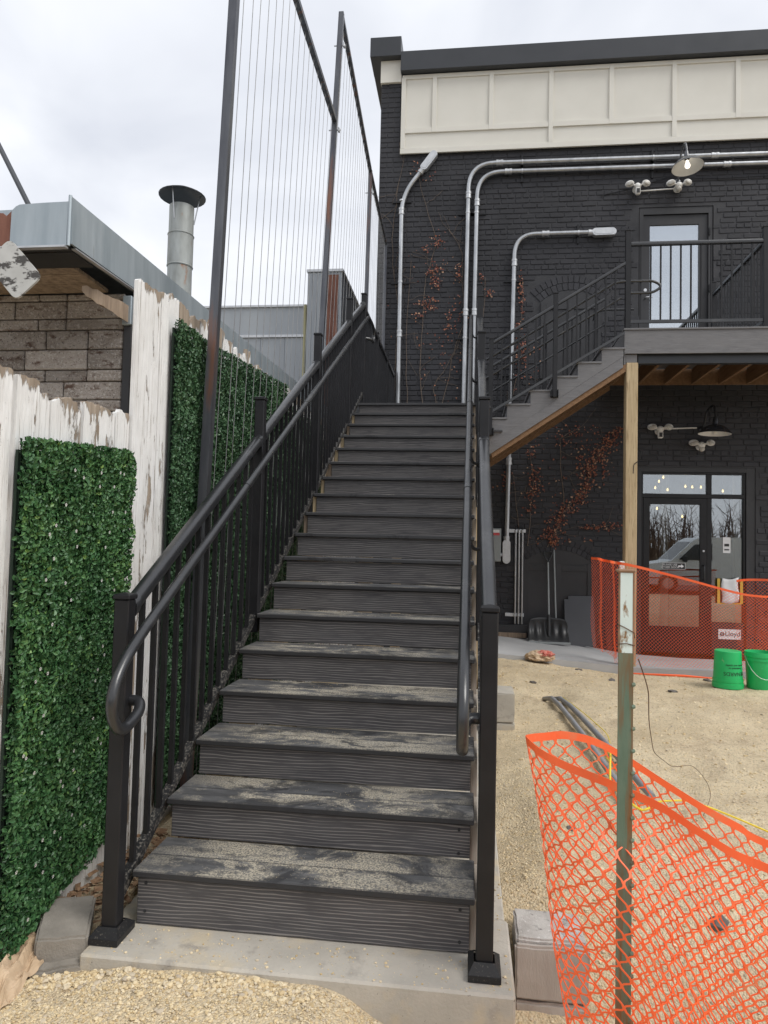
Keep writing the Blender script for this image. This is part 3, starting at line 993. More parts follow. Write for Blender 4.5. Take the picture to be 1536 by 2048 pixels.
# ================================================================== BRICK BUILDING
FY = 8.70
bld = thing('brick_building', 'black painted brick building with cream panel band and dark coping', 'building', (4, FY, -.3))
OPEN = [(3.79, 4.91, 4.15, 6.77), (3.80, 5.53, -.5, 2.66)]
XR = 12.0
def arc_top(x, cx, a, spring, s):
    r_ = (a*a+s*s)/(2*s)
    d = x-cx
    if abs(d) >= a: return spring
    return spring-(r_-s)+math.sqrt(max(0, r_*r_-d*d))
ARCH = [(2.605, .54, 1.14, .20, .165, -.35), (2.75, .47, 5.28, .19, .24, 4.05)]   # cx, half, spring, rise, ring, sill
def blocked(x0, x1, z0, z1):
    for a, b, c, d in OPEN:
        if x1 > a+.01 and x0 < b-.01 and z1 > c+.01 and z0 < d-.01: return True
    for cx, a, sp, s_, ring, sill in ARCH:
        if x1 < cx-a-ring or x0 > cx+a+ring: continue
        for xx in (x0, (x0+x1)/2, x1):
            if abs(xx-cx) <= a and sill < z0 and z0 < arc_top(xx, cx, a, sp, s_)+.0: return True
        r_ = (a*a+s_*s_)/(2*s_)
        zc = sp-(r_-s_)
        ang = math.asin(a/r_)
        for xx in (x0, (x0+x1)/2, x1):
            for zz in (z0+.01, z1-.01):
                q = math.hypot(xx-cx, zz-zc)
                th = math.atan2(xx-cx, zz-zc)
                if abs(th) <= ang+.03 and r_-.02 < q < r_+ring+.0: return True
    return False
# backing wall split round the openings
wall = MB()
xc = sorted({-.36, XR, *[v for o_ in OPEN for v in o_[:2]]})
for a, b in zip(xc, xc[1:]):
    zs = [-.6]
    for o_ in sorted(OPEN, key=lambda q: q[2]):
        if o_[0] <= a+.001 and o_[1] >= b-.001:
            zs += [o_[2], o_[3]]
    zs.append(9.1)
    for k in range(0, len(zs), 2):
        wall.box((a, FY+.0085, zs[k]), (b, FY+.26, zs[k+1]))
mk('wall', wall, M['mortar'], bld)
mk('side_wall', MB().box((-.359, FY+.262, -.6), (-.12, 18, 9.38)), M['mortar'], bld)
mk('roof', MB().box((-.118, FY+.263, 9.0), (XR, 18, 9.09)), M['darksteel'], bld)
# bricks
CH, BL = .0845, .232
rows = []
row = 0
z = -.36
while z < 7.77:
    off = 0 if row % 2 else BL/2
    header = (row % 7 == 3)
    L = BL/2+.0 if header else BL
    x = -.36+(0 if off == 0 else -off) + rng.uniform(-.012, .012)
    while x < 7.0:
        x0, x1 = max(x, -.36)+.0055, x+L-.0055
        if x1-x0 > .05 and not blocked(x0, x1, z, z+CH-.011):
            rows.append((x0, x1, z, z+CH-.011+rng.uniform(-.003,.003)))
        x += L*rng.uniform(.96,1.04)
    row += 1
    z += CH
# extend the pier at the corner up beside the cream band
z0 = z
while z < 9.0:
    off = 0 if row % 2 else BL/2
    for x0, x1 in (((-.355, -.14), (-.13, -.03)) if row % 2 else ((-.355, -.25), (-.24, -.03))):
        rows.append((x0, x1, z, z+CH-.011))
    row += 1
    z += CH
cp = Vector((1.2, -2.5, 1.38))
def vis(b):
    cx_, cz_ = (b[0]+b[1])/2, (b[2]+b[3])/2
    ok = (1.85 < cx_ < 5.7 and 1.2 < cz_ < 3.6) and not (3.05 < cx_ < 3.75 and cz_ < 3.4)
    return (0 if ok else 100)+(Vector((cx_, FY, cz_))-cp).length
rows.sort(key=vis)
bm_cache = {}
field = MB()
for i, (x0, x1, za, zb) in enumerate(rows):
    if i < 300:
        key = (round((x1-x0)*100), i % 4)
        if key not in bm_cache:
            hw, hh = (x1-x0)/2, (zb-za)/2
            mb_ = MB().cbox((-hw, -.012, -hh), (hw, .012, hh), .0075)
            mb_.v = [(p[0]+rng.uniform(-.003, .003), p[1]+rng.uniform(-.0015, .0015), p[2]+rng.uniform(-.0035, .0035)) for p in mb_.v]
            me = make_mesh('brick', mb_, (0, 0, 0))
            me.materials.append(M['brick'])
            bm_cache[key] = me
        o = bpy.data.objects.new('brick', bm_cache[key])
        C.objects.link(o)
        o.parent = bld
        o.location = Vector(((x0+x1)/2, FY+.012+rng.uniform(-.003, .002), (za+zb)/2))-WL[bld]
        o.rotation_euler = (rng.uniform(-.02, .02), rng.uniform(-.012, .012), rng.uniform(-.012, .012))
    else:
        d = rng.uniform(-.003, .003)
        m_ = Matrix.Translation(((x0+x1)/2, FY+.012+d, (za+zb)/2)) @ Matrix.Rotation(rng.uniform(-.014, .014), 4, 'Y') @ Matrix.Rotation(rng.uniform(-.014, .014), 4, 'Z')
        hw, hh = (x1-x0)/2, (zb-za)/2
        field.cbox((-hw, -.012, -hh), (hw, .012, hh), .0075, m_)
mk('brickwork', field, M['brick'], bld, kind='stuff')
# blind arches: ring of voussoirs + recessed boards
for k, (cx, a, sp, s_, ring, sill) in enumerate(ARCH):
    r_ = (a*a+s_*s_)/(2*s_)
    zc = sp-(r_-s_)
    ang = math.asin(a/r_)
    nrow = 2
    for q in range(nrow):
        ra, rb = r_+ring*q/nrow+.004, r_+ring*(q+1)/nrow-.004
        n = round(2*ang*(ra+rb)/2/.085)
        for i in range(n):
            t0, t1 = -ang+2*ang*i/n+.006/ra, -ang+2*ang*(i+1)/n-.006/ra
            pts = [(cx+rr*math.sin(tt), zc+rr*math.cos(tt)) for rr, tt in ((ra, t0), (ra, t1), (rb, t1), (rb, t0))]
            d = rng.uniform(-.004, .003)
            mk('arch_brick', MB().prism(pts, 1, FY-.004+d, FY+.02), M['brick'], bld)
    pts = [(cx-a, sill), (cx+a, sill)]+[(cx+a-2*a*i/14, arc_top(cx+a-2*a*i/14, cx, a, sp, s_)) for i in range(15)]
    rec = MB()
    rec.prism([(u, v) for u, v in pts], 1, FY+.003, FY+.008)
    pn = mk('blind_panel', rec, M['blackpanel'], bld)
    # frame boards of the blocked opening
    for (x0, x1, z0, z1) in ((cx-a+.01, cx-a+.09, sill, sp-.01), (cx+a-.09, cx+a-.01, sill, sp-.01), (cx-.03, cx+.05, sill, sp-.02), (cx-a+.092, cx-.032, sp-.12, sp-.03), (cx+.052, cx+a-.092, sp-.12, sp-.03)):
        mk('frame_board', MB().box((x0, FY-.016, z0), (x1, FY+.0025, z1)), M['blackpanel'], pn)

# cream band with battens
mk('backing_panel', MB().box((-.005, FY-.036, 7.79), (XR, FY+.005, 9.10)), M['cream'], bld)
bx_ = [.02, .53, 1.45, 2.40, 3.34, 4.30, 5.25, 6.2, 7.1]
for i, x in enumerate(bx_):
    wide = i in (0, 3, 5, 7)
    zb_ = 7.86 if wide else 8.117
    mk('batten', MB().cbox((x-.035, FY-.064, zb_), (x+.035, FY-.0365, 9.06), .002), M['cream'], bld)
for x0, x1 in ((.02, 2.40), (2.40, 4.30), (4.30, 6.2), (6.2, 7.1)):
    mk('rail_trim', MB().cbox((x0+.036, FY-.060, 8.115), (x1-.036, FY-.0367, 8.20), .002), M['cream'], bld)
mk('bottom_trim', MB().cbox((-.02, FY-.066, 7.77), (XR, FY-.037, 7.858), .002), M['cream'], bld)
mk('top_trim', MB().cbox((-.005, FY-.057, 9.03), (XR, FY-.0372, 9.098), .002), M['cream'], bld)
mk('parapet_coping', MB().cbox((-.03, FY-.16, 9.11), (XR, FY+.35, 9.44), .006), M['darksteel'], bld)
mk('corner_block', MB().box((-.37, FY-.045, 9.0), (-.025, FY+.3, 9.37)), M['cream'], bld)
mk('corner_coping', MB().cbox((-.54, FY-.16, 9.372), (-.028, FY+.36, 9.70), .006), M['darksteel'], bld)
mk('side_coping', MB().cbox((-.54, FY+.362, 9.385), (-.10, 18, 9.69), .006), M['darksteel'], bld)

def rects(parent, name, lst, mat, y0, y1, b=.003):
    for x0, x1, z0, z1 in lst:
        mk(name, MB().cbox((x0, y0, z0), (x1, y1, z1), b), M[mat], parent)
# lower entrance
en = mk('door_surround', MB().box((3.80, FY+.02, -.45), (3.86, FY+.20, 2.66)).box((5.40, FY+.02, -.45), (5.53, FY+.20, 2.66)).box((3.861, FY+.02, 2.59), (5.399, FY+.20, 2.66)), M['blackpanel'], bld)
rects(en, 'frame_bar', [(3.862, 5.398, 2.555, 2.588), (3.862, 5.398, 2.19, 2.255), (4.835, 4.905, -.2, 2.19), (4.835, 4.905, 2.256, 2.554), (3.862, 3.892, -.2, 2.189), (5.362, 5.398, -.2, 2.189), (5.362, 5.398, 2.256, 2.554), (3.862, 3.888, 2.256, 2.554), (4.906, 5.361, -.2, .06)], 'black', FY+.04, FY+.12)
rects(en, 'transom_pane', [(3.889, 4.834, 2.256, 2.554), (4.906, 5.361, 2.256, 2.554)], 'glass', FY+.075, FY+.085, .0005)
rects(en, 'side_pane', [(4.906, 5.361, .061, 2.189)], 'glass', FY+.075, FY+.085, .0005)
dr = mk('entrance_door', MB().box((3.895, FY+.035, -.18), (3.985, FY+.09, 2.185)).box((4.738, FY+.035, -.18), (4.832, FY+.09, 2.185)).box((3.986, FY+.035, 2.09), (4.737, FY+.09, 2.185)).box((3.986, FY+.035, -.18), (4.737, FY+.09, .22)), M['black'], bld)
mk('pane', MB().box((3.986, FY+.06, .221), (4.737, FY+.068, 2.089)), M['glass'], dr)
mk('pull_handle', MB().tube(bend([(4.775, FY+.034, 1.16), (4.775, FY-.03, 1.16), (4.775, FY-.03, .94), (4.775, FY+.034, .94)], .03, 4), .011, 8), M['lampblack'], dr, smooth=True)
mk('lock_cylinder', MB().lathe([(0, 0), (.018, 0), (.016, .008), (0, .009)], (4.785, FY+.034, 1.38), 10, Matrix.Rotation(R(90), 3, 'X')), M['galv2'], dr)
# upper door
ud = mk('upper_door', MB().box((3.80, FY+.02, 4.19), (3.86, FY+.2, 6.765)).box((4.84, FY+.02, 4.19), (4.90, FY+.2, 6.765)).box((3.861, FY+.02, 6.66), (4.839, FY+.2, 6.765))
        .box((3.862, FY+.05, 4.2), (3.965, FY+.1, 6.655)).box((4.705, FY+.05, 4.2), (4.838, FY+.1, 6.655)).box((3.966, FY+.05, 6.50), (4.704, FY+.1, 6.655)).box((3.966, FY+.05, 4.2), (4.704, FY+.1, 4.36)), M['blackpanel'], bld)
mk('pane', MB().box((3.966, FY+.07, 4.361), (4.704, FY+.078, 6.499)), M['glass2'], ud)
mk('lever_handle', MB().tube(bend([(3.90, FY+.049, 5.33), (3.90, FY-.01, 5.33), (4.00, FY-.01, 5.33)], .02, 3), .01, 8).lathe([(0, 0), (.028, 0), (.026, .008), (0, .009)], (3.90, FY+.049, 5.46), 10, Matrix.Rotation(R(90), 3, 'X')), M['galv2'], ud, smooth=True)
for z_ in (4.7, 5.4, 6.3):
    mk('hinge', MB().cbox((4.845, FY+.0, z_), (4.865, FY+.0195, z_+.12), .003), M['black'], ud)
# rooms behind the glass
def room(x0, x1, y0, y1, z0, z1):
    r_ = MB()
    r_.box((x0-.05, y0, z0-.05), (x0, y1, z1+.05)).box((x1, y0, z0-.05), (x1+.05, y1, z1+.05)).box((x0-.05, y1+.001, z0-.05), (x1+.05, y1+.05, z1+.05))
    r_.box((x0, y0, z0-.05), (x1, y1, z0)).box((x0, y0, z1), (x1, y1, z1+.05))
    return r_
mk('room_lining', room(3.2, 6.6, FY+.265, 12, -.26, 3.1), M['roompaint'], bld)
mk('room_lining', room(3.2, 6.0, FY+.265, 11, 4.1, 7.2), M['roompaint'], bld)
mk('interior_column', MB().box((4.60, 10.4, -.25), (4.72, 10.5, 3.09)).box((5.55, 9.6, -.25), (5.68, 9.7, 3.09)), M['cream'], bld)
bulbs = [(4.40, 2.54), (4.83, 2.46), (4.94, 2.45), (4.34, 2.43), (4.54, 2.40), (4.78, 1.95), (4.37, 2.08), (5.43, 2.39), (5.08, 2.45), (4.47, 2.61)]
blab = ['small glowing bulb inside, upper left of the wide transom pane', 'small glowing bulb inside, right of the middle of the wide transom pane', 'small glowing bulb inside, nearest the right end of the wide transom pane', 'small glowing bulb inside, lower left corner of the wide transom pane', 'small glowing bulb inside, low just left of the middle of the wide transom', 'small glowing bulb inside, hanging low behind the right half of the door glass', 'small glowing bulb inside, hanging behind the upper left of the door glass', 'small glowing bulb inside, behind the narrow right transom pane', 'small glowing bulb inside, behind the bar between the two transom panes', 'small glowing bulb inside, topmost in the wide transom pane']
for (x, z_), bl_ in zip(bulbs, blab):
    t = thing('pendant_bulb', bl_, 'bulb', (x, 9.8, z_), 'globe bulbs hanging inside the entrance')
    mk('globe', MB().lathe([(.001, -.018), (.011, -.014), (.016, -.005), (.016, .005), (.011, .014), (.006, .032)], (x, 9.8, z_), 10), M['bulb'], t, smooth=True)
    mk('cord', MB().tube([(x, 9.8, z_+.032), (x, 9.8, 3.1)], .004, 5), M['black'], t)

# ------------------------------------------------------------------ lettering
def text_mb(body, size, at_, mode='wall', depth=.002, cx=True, spacing=1.0, upside=False):
    cu = bpy.data.curves.new('txt', 'FONT')
    cu.body = body
    cu.size = size
    cu.extrude = depth/2
    cu.align_x = 'CENTER' if cx else 'LEFT'
    cu.align_y = 'CENTER'
    cu.space_character = spacing
    cu.resolution_u = 3
    ob = bpy.data.objects.new('txt', cu)
    C.objects.link(ob)
    dg = bpy.context.evaluated_depsgraph_get()
    dg.update()
    me = ob.evaluated_get(dg).to_mesh()
    mb = MB()
    sg = -1 if upside else 1
    vs = [(at_[0]+sg*v.co.x, at_[1]-v.co.z, at_[2]+sg*v.co.y) for v in me.vertices]
    mb.add(vs, [tuple(p.vertices) for p in me.polygons])
    ob.evaluated_get(dg).to_mesh_clear()
    bpy.data.objects.remove(ob)
    bpy.data.curves.remove(cu)
    return mb

sg = thing('door_notice', 'small white lettered notice with arrow on the lower door glass', 'sign', (4.355, FY+.058, 1.14))
mk('plate', MB().box((4.19, FY+.056, 1.090), (4.525, FY+.0595, 1.190)), M['inkblack'], sg)
mk('border', MB().box((4.19, FY+.0535, 1.186), (4.525, FY+.0555, 1.190)).box((4.19, FY+.0535, 1.090), (4.525, FY+.0555, 1.094)).box((4.19, FY+.0535, 1.0945), (4.194, FY+.0555, 1.1855)).box((4.521, FY+.0535, 1.0945), (4.525, FY+.0555, 1.1855)), M['inkwhite'], sg)
mk('lettering', text_mb('PLEASE USE', .042, (4.300, FY+.054, 1.160)), M['inkwhite'], sg)
mk('lettering', text_mb('OTHER DOOR', .042, (4.300, FY+.054, 1.120)), M['inkwhite'], sg)
mk('arrow', MB().prism([(4.42, 1.128), (4.465, 1.128), (4.465, 1.110), (4.505, 1.140), (4.465, 1.170), (4.465, 1.152), (4.42, 1.152)], 1, FY+.0535, FY+.0555), M['inkwhite'], sg)
sg = thing('brand_plate', 'white plate lettered Lloyd low on the entrance behind the orange net', 'sign', (5.16, FY+.03, .13))
mk('plate', MB().box((5.00, FY+.0245, .055), (5.325, FY+.032, .205)), M['inkwhite'], sg)
mk('lettering', text_mb('Lloyd', .10, (5.205, FY+.0225, .135)), M['inkblack'], sg)
mk('emblem', MB().lathe([(.032, 0), (.032, .002), (.02, .002), (.02, 0)], (5.055, FY+.0222, .132), 14, Matrix.Rotation(R(90), 3, 'X')).box((5.035, FY+.0205, .127), (5.075, FY+.0222, .137)), M['inkblack'], sg)
mk('kick_panel', MB().box((4.906, FY+.0335, -.2), (5.361, FY+.0395, .30)), M['blackpanel'], en)
sg = thing('window_notice', 'white paper notice stuck on the tall side pane', 'notice', (5.13, FY+.07, 1.45))
mk('sheet', MB().box((5.08, FY+.071, 1.36), (5.19, FY+.0735, 1.60)), M['paper'], sg)
mk('print', MB().box((5.10, FY+.069, 1.46), (5.17, FY+.0705, 1.50)), M['inkblack'], sg)
mk('print', MB().box((5.10, FY+.069, 1.40), (5.17, FY+.0705, 1.42)), M['inkblack'], sg)
ys_ = thing('taped_sheet', 'white sheet in a yellow tape frame on the side pane above the net', 'notice', (5.165, FY+.03, .78))
for x in (4.985, 5.315):
    mk('tape', MB().box((x, FY+.026, .59), (x+.04, FY+.036, .97)), M['yellow'], ys_)
mk('tape', MB().box((5.026, FY+.027, .585), (5.314, FY+.035, .605)), M['yellow'], ys_)
sh = MB()
for j in range(9):
    for i in range(7):
        u, v_ = i/6, j/8
        sh.v.append((5.045+.24*u+.012*math.sin(v_*7), FY+.012+.008*math.sin(u*9+v_*5), .61+.37*v_-.02*math.sin(u*4)))
for j in range(8):
    for i in range(6):
        a = j*7+i
        sh.f.append((a, a+1, a+8, a+7))
o = mk('sheet', sh, M['paper'], ys_, smooth=True)
sm = o.modifiers.new('thickness', 'SOLIDIFY'); sm.thickness = .003

# ------------------------------------------------------------------ conduits on the facade
YC = 8.63
def conduit(lab, path, rad, couplings, straps, bodies=(), r=.037):
    t = thing('wall_conduit', lab, 'conduit', path[0], 'thick galvanised conduits on the brick wall')
    mk('pipe', MB().tube(bend(path, rad, 10), r, 14), M['galv'], t, smooth=True)
    for (p, d) in couplings:
        p, d = Vector(p), Vector(d).normalized()
        mb = MB()
        for off, rr, ln in ((-.055, r+.010, .035), (-.018, r+.006, .036), (.020, r+.010, .035)):
            mb.tube([p+d*off, p+d*(off+ln)], rr, 14)
        mk('coupling', mb, M['galv2'], t, smooth=True)
    for (p, d) in straps:
        p, d = Vector(p), Vector(d).normalized()
        mb = MB().tube([p-d*.012, p+d*.012], r+.004, 14)
        mk('strap', mb, M['galv2'], t, smooth=True)
        s_ = Vector((1, 0, 0)) if abs(d.z) > .5 else Vector((0, 0, 1))
        a, b = p-s_*.14, p+s_*.14
        mk('strut', MB().box((min(a.x, b.x)-.014, YC+r+.006, min(a.z, b.z)-.014), (max(a.x, b.x)+.014, FY-.001, max(a.z, b.z)+.014)), M['black'], t)
    for (p, d) in bodies:
        p, d = Vector(p), Vector(d).normalized()
        ang = math.atan2(d.z, d.x)
        m_ = Matrix.Translation(p) @ Matrix.Rotation(-ang, 4, 'Y')
        pts = []
        hw, hl = .062, .125
        for k in range(20):
            an = 2*math.pi*k/20
            sx = hl if math.cos(an) > 0 else -hl
            pts.append((sx+hw*math.cos(an), hw*math.sin(an)))
        for (y0, y1, sc_, nm) in ((-.035, .05, 1, 'conduit_body'), (-.047, -.0355, .93, 'cover'), (-.051, -.0475, .6, 'cover_boss')):
            mb = MB()
            vs = [m_ @ Vector((u*(1 if sc_ == 1 else .97 if sc_ > .9 else .82), yy, v*sc_)) for yy in (y0, y1) for u, v in pts]
            n = 20
            mb.add(vs, [(i, (i+1) % n, n+(i+1) % n, n+i) for i in range(n)]+[tuple(range(n))[::-1], tuple(range(n, 2*n))])
            mk(nm, mb, M['galv2'], t, smooth=True)
        mk('hub', MB().tube([p-d*.20, p-d*.165], .047, 14).tube([p-d*.24, p-d*.2005], .052, 14), M['galv2'], t, smooth=True)
    return t
Z_ = (0, 0, 1); X_ = (1, 0, 0)
conduit('thick galvanised conduit nearest the corner, ending in a tilted fitting under the cream band',
        [(.045, YC, LZ+.01), (.03, YC, 7.06), (.42, YC, 7.57)], .3, [((.042, YC, 4.78), Z_), ((.03, YC, 6.80), Z_)], [((.03, YC, 6.98), Z_), ((.036, YC, 5.63), Z_)],
        [((.46, YC, 7.62), (.39, 0, .51))])
conduit('outer of the paired conduits, bending right along the wall under the cream band',
        [(1.09, YC, LZ+.01), (1.11, YC, 7.55), (8, YC, 7.50)], .42, [((1.10, YC, 5.11), Z_), ((1.11, YC, 7.03), Z_), ((1.60, YC, 7.547), X_), ((4.9, YC, 7.522), X_)],
        [((1.105, YC, 6.74), Z_), ((1.095, YC, 4.70), Z_), ((1.96, YC, 7.544), X_), ((3.98, YC, 7.529), X_)])
conduit('inner of the paired conduits, running just below the other along the wall',
        [(1.225, YC, LZ+.01), (1.25, YC, 7.40), (8, YC, 7.355)], .40, [((1.24, YC, 5.11), Z_), ((1.25, YC, 6.90), Z_), ((1.74, YC, 7.397), X_), ((5.08, YC, 7.374), X_)],
        [((1.245, YC, 6.74), Z_), ((1.96, YC, 7.395), X_), ((3.98, YC, 7.382), X_)])
conduit('long galvanised conduit behind the upper flight, ending in a fitting left of the upper door',
        [(1.805, YC, 1.40), (1.86, YC, 6.36), (3.00, YC, 6.36)], .34, [((1.858, YC, 5.90), Z_), ((2.34, YC, 6.36), X_), ((1.822, YC, 2.72), Z_)],
        [((1.853, YC, 5.62), Z_), ((2.85, YC, 6.36), X_), ((1.838, YC, 4.1), Z_)],
        [((3.24, YC, 6.355), X_), ((1.803, YC, 1.30), (0, 0, -1))])
# row of three thin conduits with strut brackets
for k, x in enumerate((1.945, 1.997, 2.05)):
    t = thing('thin_conduit', ['leftmost', 'middle', 'rightmost'][k]+' of three thin grey conduits standing beside the grey switch box', 'conduit', (x, 8.64, .18), 'three thin conduits by the switch box')
    mk('pipe', MB().tube([(x+.008, 8.64, .18), (x, 8.64, 1.63)], .0155, 10), M['galv'], t, smooth=True)
    mk('tip', MB().tube([(x, 8.64, 1.631), (x, 8.64, 1.70)], .010, 8), M['black'], t, smooth=True)
for z_, x0, x1, w_ in ((1.60, 1.83, 2.10, 'upper'), (.29, 1.80, 2.09, 'lower')):
    t = thing('strut_bracket', w_+' slotted steel bracket across the three thin conduits', 'bracket', (1.95, 8.68, z_), 'brackets across the thin conduits')
    mk('channel', MB().cbox((x0, 8.662, z_), (x1, 8.699, z_+.055), .003), M['galv2'], t)
    for x in (1.945, 1.997, 2.05):
        mk('clamp', MB().tube([(x+(.006 if z_ < 1 else 0), 8.64, z_+.012), (x+(.006 if z_ < 1 else 0), 8.64, z_+.043)], .021, 10), M['galv2'], t, smooth=True)
# grey switch box
t = thing('switch_box', 'grey metal electrical switch box with red and white labels on the brick wall', 'electrical box', (1.60, 8.6, 1.13))
mk('enclosure', MB().cbox((1.40, 8.56, 1.14), (1.715, 8.698, 1.66), .006), M['boxgrey'], t)
mk('door_panel', MB().cbox((1.41, 8.548, 1.15), (1.705, 8.5595, 1.65), .004), M['boxgrey'], t)
mk('lever', MB().cbox((1.565, 8.52, 1.33), (1.585, 8.547, 1.50), .004), M['inkblack'], t)
mk('label_plate', MB().box((1.59, 8.545, 1.592), (1.69, 8.5475, 1.637)), M['inkwhite'], t)
mk('warning_label', MB().box((1.59, 8.545, 1.55), (1.69, 8.5475, 1.590)), M['inkred'], t)
mk('label_plate', MB().box((1.575, 8.545, 1.20), (1.60, 8.5475, 1.27)), M['inkwhite'], t)
mk('nipple', MB().tube([(1.716, 8.63, 1.25), (1.74, 8.63, 1.25)], .03, 10), M['galv2'], t, smooth=True)

# ------------------------------------------------------------------ gooseneck lamps
def goose(lab, plate, shade_c, tiltm, mat, lit):
    t = thing('gooseneck_lamp', lab, 'lamp', plate, 'gooseneck lamps over the doors')
    prof = [(.035, .17), (.04, .12), (.10, .105), (.16, .07), (.205, .02), (.228, -.012), (.232, -.02)]
    m3 = tiltm.to_3x3()
    mk('shade', MB().lathe(prof, shade_c, 28, m3), M[mat], t, smooth=True)
    inn = [(r_*.97, h-.006) for r_, h in prof[1:-1]]+[(.226, -.019)]
    mk('reflector', MB().lathe(inn, shade_c, 28, m3), M['enamel'], t, smooth=True)
    mk('bulb', MB().lathe([(.001, -.035), (.028, -.025), (.04, .0), (.035, .03), (.02, .06), (.018, .09)], shade_c, 12, m3), M['bulbcool' if lit else 'white'], t, smooth=True)
    top = Vector(shade_c)+m3 @ Vector((0, 0, .17))
    pl = Vector(plate)
    path = [pl, pl+Vector((0, -.10, .05)), Vector((pl.x*.6+top.x*.4, pl.y-.18, top.z+.22)), Vector((top.x, top.y+.06, top.z+.26)), top+Vector((0, 0, .10)), top-m3 @ Vector((0, 0, .02))]
    mk('neck', MB().tube(bend(path, .12, 6), .016, 10), M[mat], t, smooth=True)
    mk('socket', MB().lathe([(.0, .07), (.03, .065), (.038, .0), (.038, -.06)], top, 12, m3), M[mat], t, smooth=True)
    mk('wall_plate', MB().lathe([(0, 0), (.06, 0), (.058, .012), (.03, .03), (0, .03)], (pl.x, FY-.001, pl.z), 14, Matrix.Rotation(R(90), 3, 'X')), M[mat], t, smooth=True)
tl = Matrix.Rotation(R(13), 4, 'Y') @ Matrix.Rotation(R(-16), 4, 'X')
goose('grey gooseneck lamp with white inside hanging over the conduits above the upper door', (4.36, 8.69, 7.15), (4.375, 8.22, 7.15), Matrix.Rotation(R(-3), 4, 'Y') @ Matrix.Rotation(R(-6), 4, 'X'), 'shade_grey', True)
goose('glossy black gooseneck lamp above the lower entrance', (4.74, 8.69, 3.24), (4.76, 8.18, 3.115), Matrix.Rotation(R(3), 4, 'Y'), 'lampblack', False)

def ell(mb, c, rad, m=None, n=12, k=7):
    prof = []
    m4 = (m or Matrix.Identity(3)) @ Matrix.Diagonal(Vector(rad))
    for i in range(k+1):
        an = -math.pi/2+math.pi*i/k
        prof.append((max(.001, math.cos(an)), math.sin(an)))
    mb.lathe(prof, c, n, m4)
    return mb
def flood(lab, c, camera_):
    x, y, z_ = c
    t = thing('security_light', lab, 'security light', (x, FY, z_), 'white security floodlights on the wall')
    mk('base', MB().lathe([(0, 0), (.06, 0), (.055, .04), (.03, .07), (0, .07)], (x, FY-.002, z_), 14, Matrix.Rotation(R(90), 3, 'X')), M['white'], t, smooth=True)
    mk('body', ell(MB(), (x, y, z_+.01), (.055, .05, .055)), M['white'], t, smooth=True)
    for s_ in (-1, 1):
        m3 = Matrix.Rotation(R(28*s_), 3, 'Z') @ Matrix.Rotation(R(-15), 3, 'X')
        hd = mk('lamp_head', ell(MB(), (x+.125*s_, y-.02, z_+.045), (.072, .05, .05), m3), M['white'], t, smooth=True)
        mk('lens', ell(MB(), (x+.128*s_, y-.055, z_+.036), (.060, .022, .042), m3), M['lens'], hd, smooth=True)
        mk('arm', MB().tube([(x+.03*s_, y, z_+.02), (x+.09*s_, y-.01, z_+.045)], .016, 8), M['white'], t, smooth=True)
    if camera_:
        cm = mk('camera_unit', MB().cbox((x-.038, y-.05, z_-.13), (x+.038, y+.02, z_-.02), .015), M['white'], t, smooth=True)
        mk('camera_window', MB().cbox((x-.024, y-.054, z_-.115), (x+.024, y-.0505, z_-.045), .001), M['inkblack'], cm)
    else:
        mk('sensor', ell(MB(), (x, y-.01, z_-.05), (.045, .045, .04)), M['lens'], t, smooth=True)
flood('white twin floodlight with camera left of the lamp above the upper door', (3.74, 8.60, 7.05), True)
flood('white twin floodlight under the grey lamp above the upper door', (4.36, 8.60, 7.04), False)
flood('white twin floodlight with camera left of the black lamp over the entrance', (4.10, 8.60, 3.22), True)
flood('pale twin floodlight below the black lamp over the entrance', (4.71, 8.60, 2.98), False)
for nm, x0, x1, z_ in (('upper', 3.80, 4.31, 7.02), ('lower', 4.16, 4.66, 3.25)):
    o = mk('cable_raceway', MB().tube([(x0, 8.675, z_), (x1, 8.675, z_+.02)], .011, 8), M['white'], smooth=True,
           label=f'thin white cable raceway between the {nm} pair of wall lights', cat='raceway', group='raceways between wall lights')
o = mk('cable', MB().tube([(3.2, 8.69, 6.98), (3.6, 8.68, 7.05), (4.2, 8.68, 7.22), (5.0, 8.68, 7.18), (7, 8.68, 7.22)], .006, 6), M['black'], label='thin black cable strung along the brick above the upper door', cat='cable')

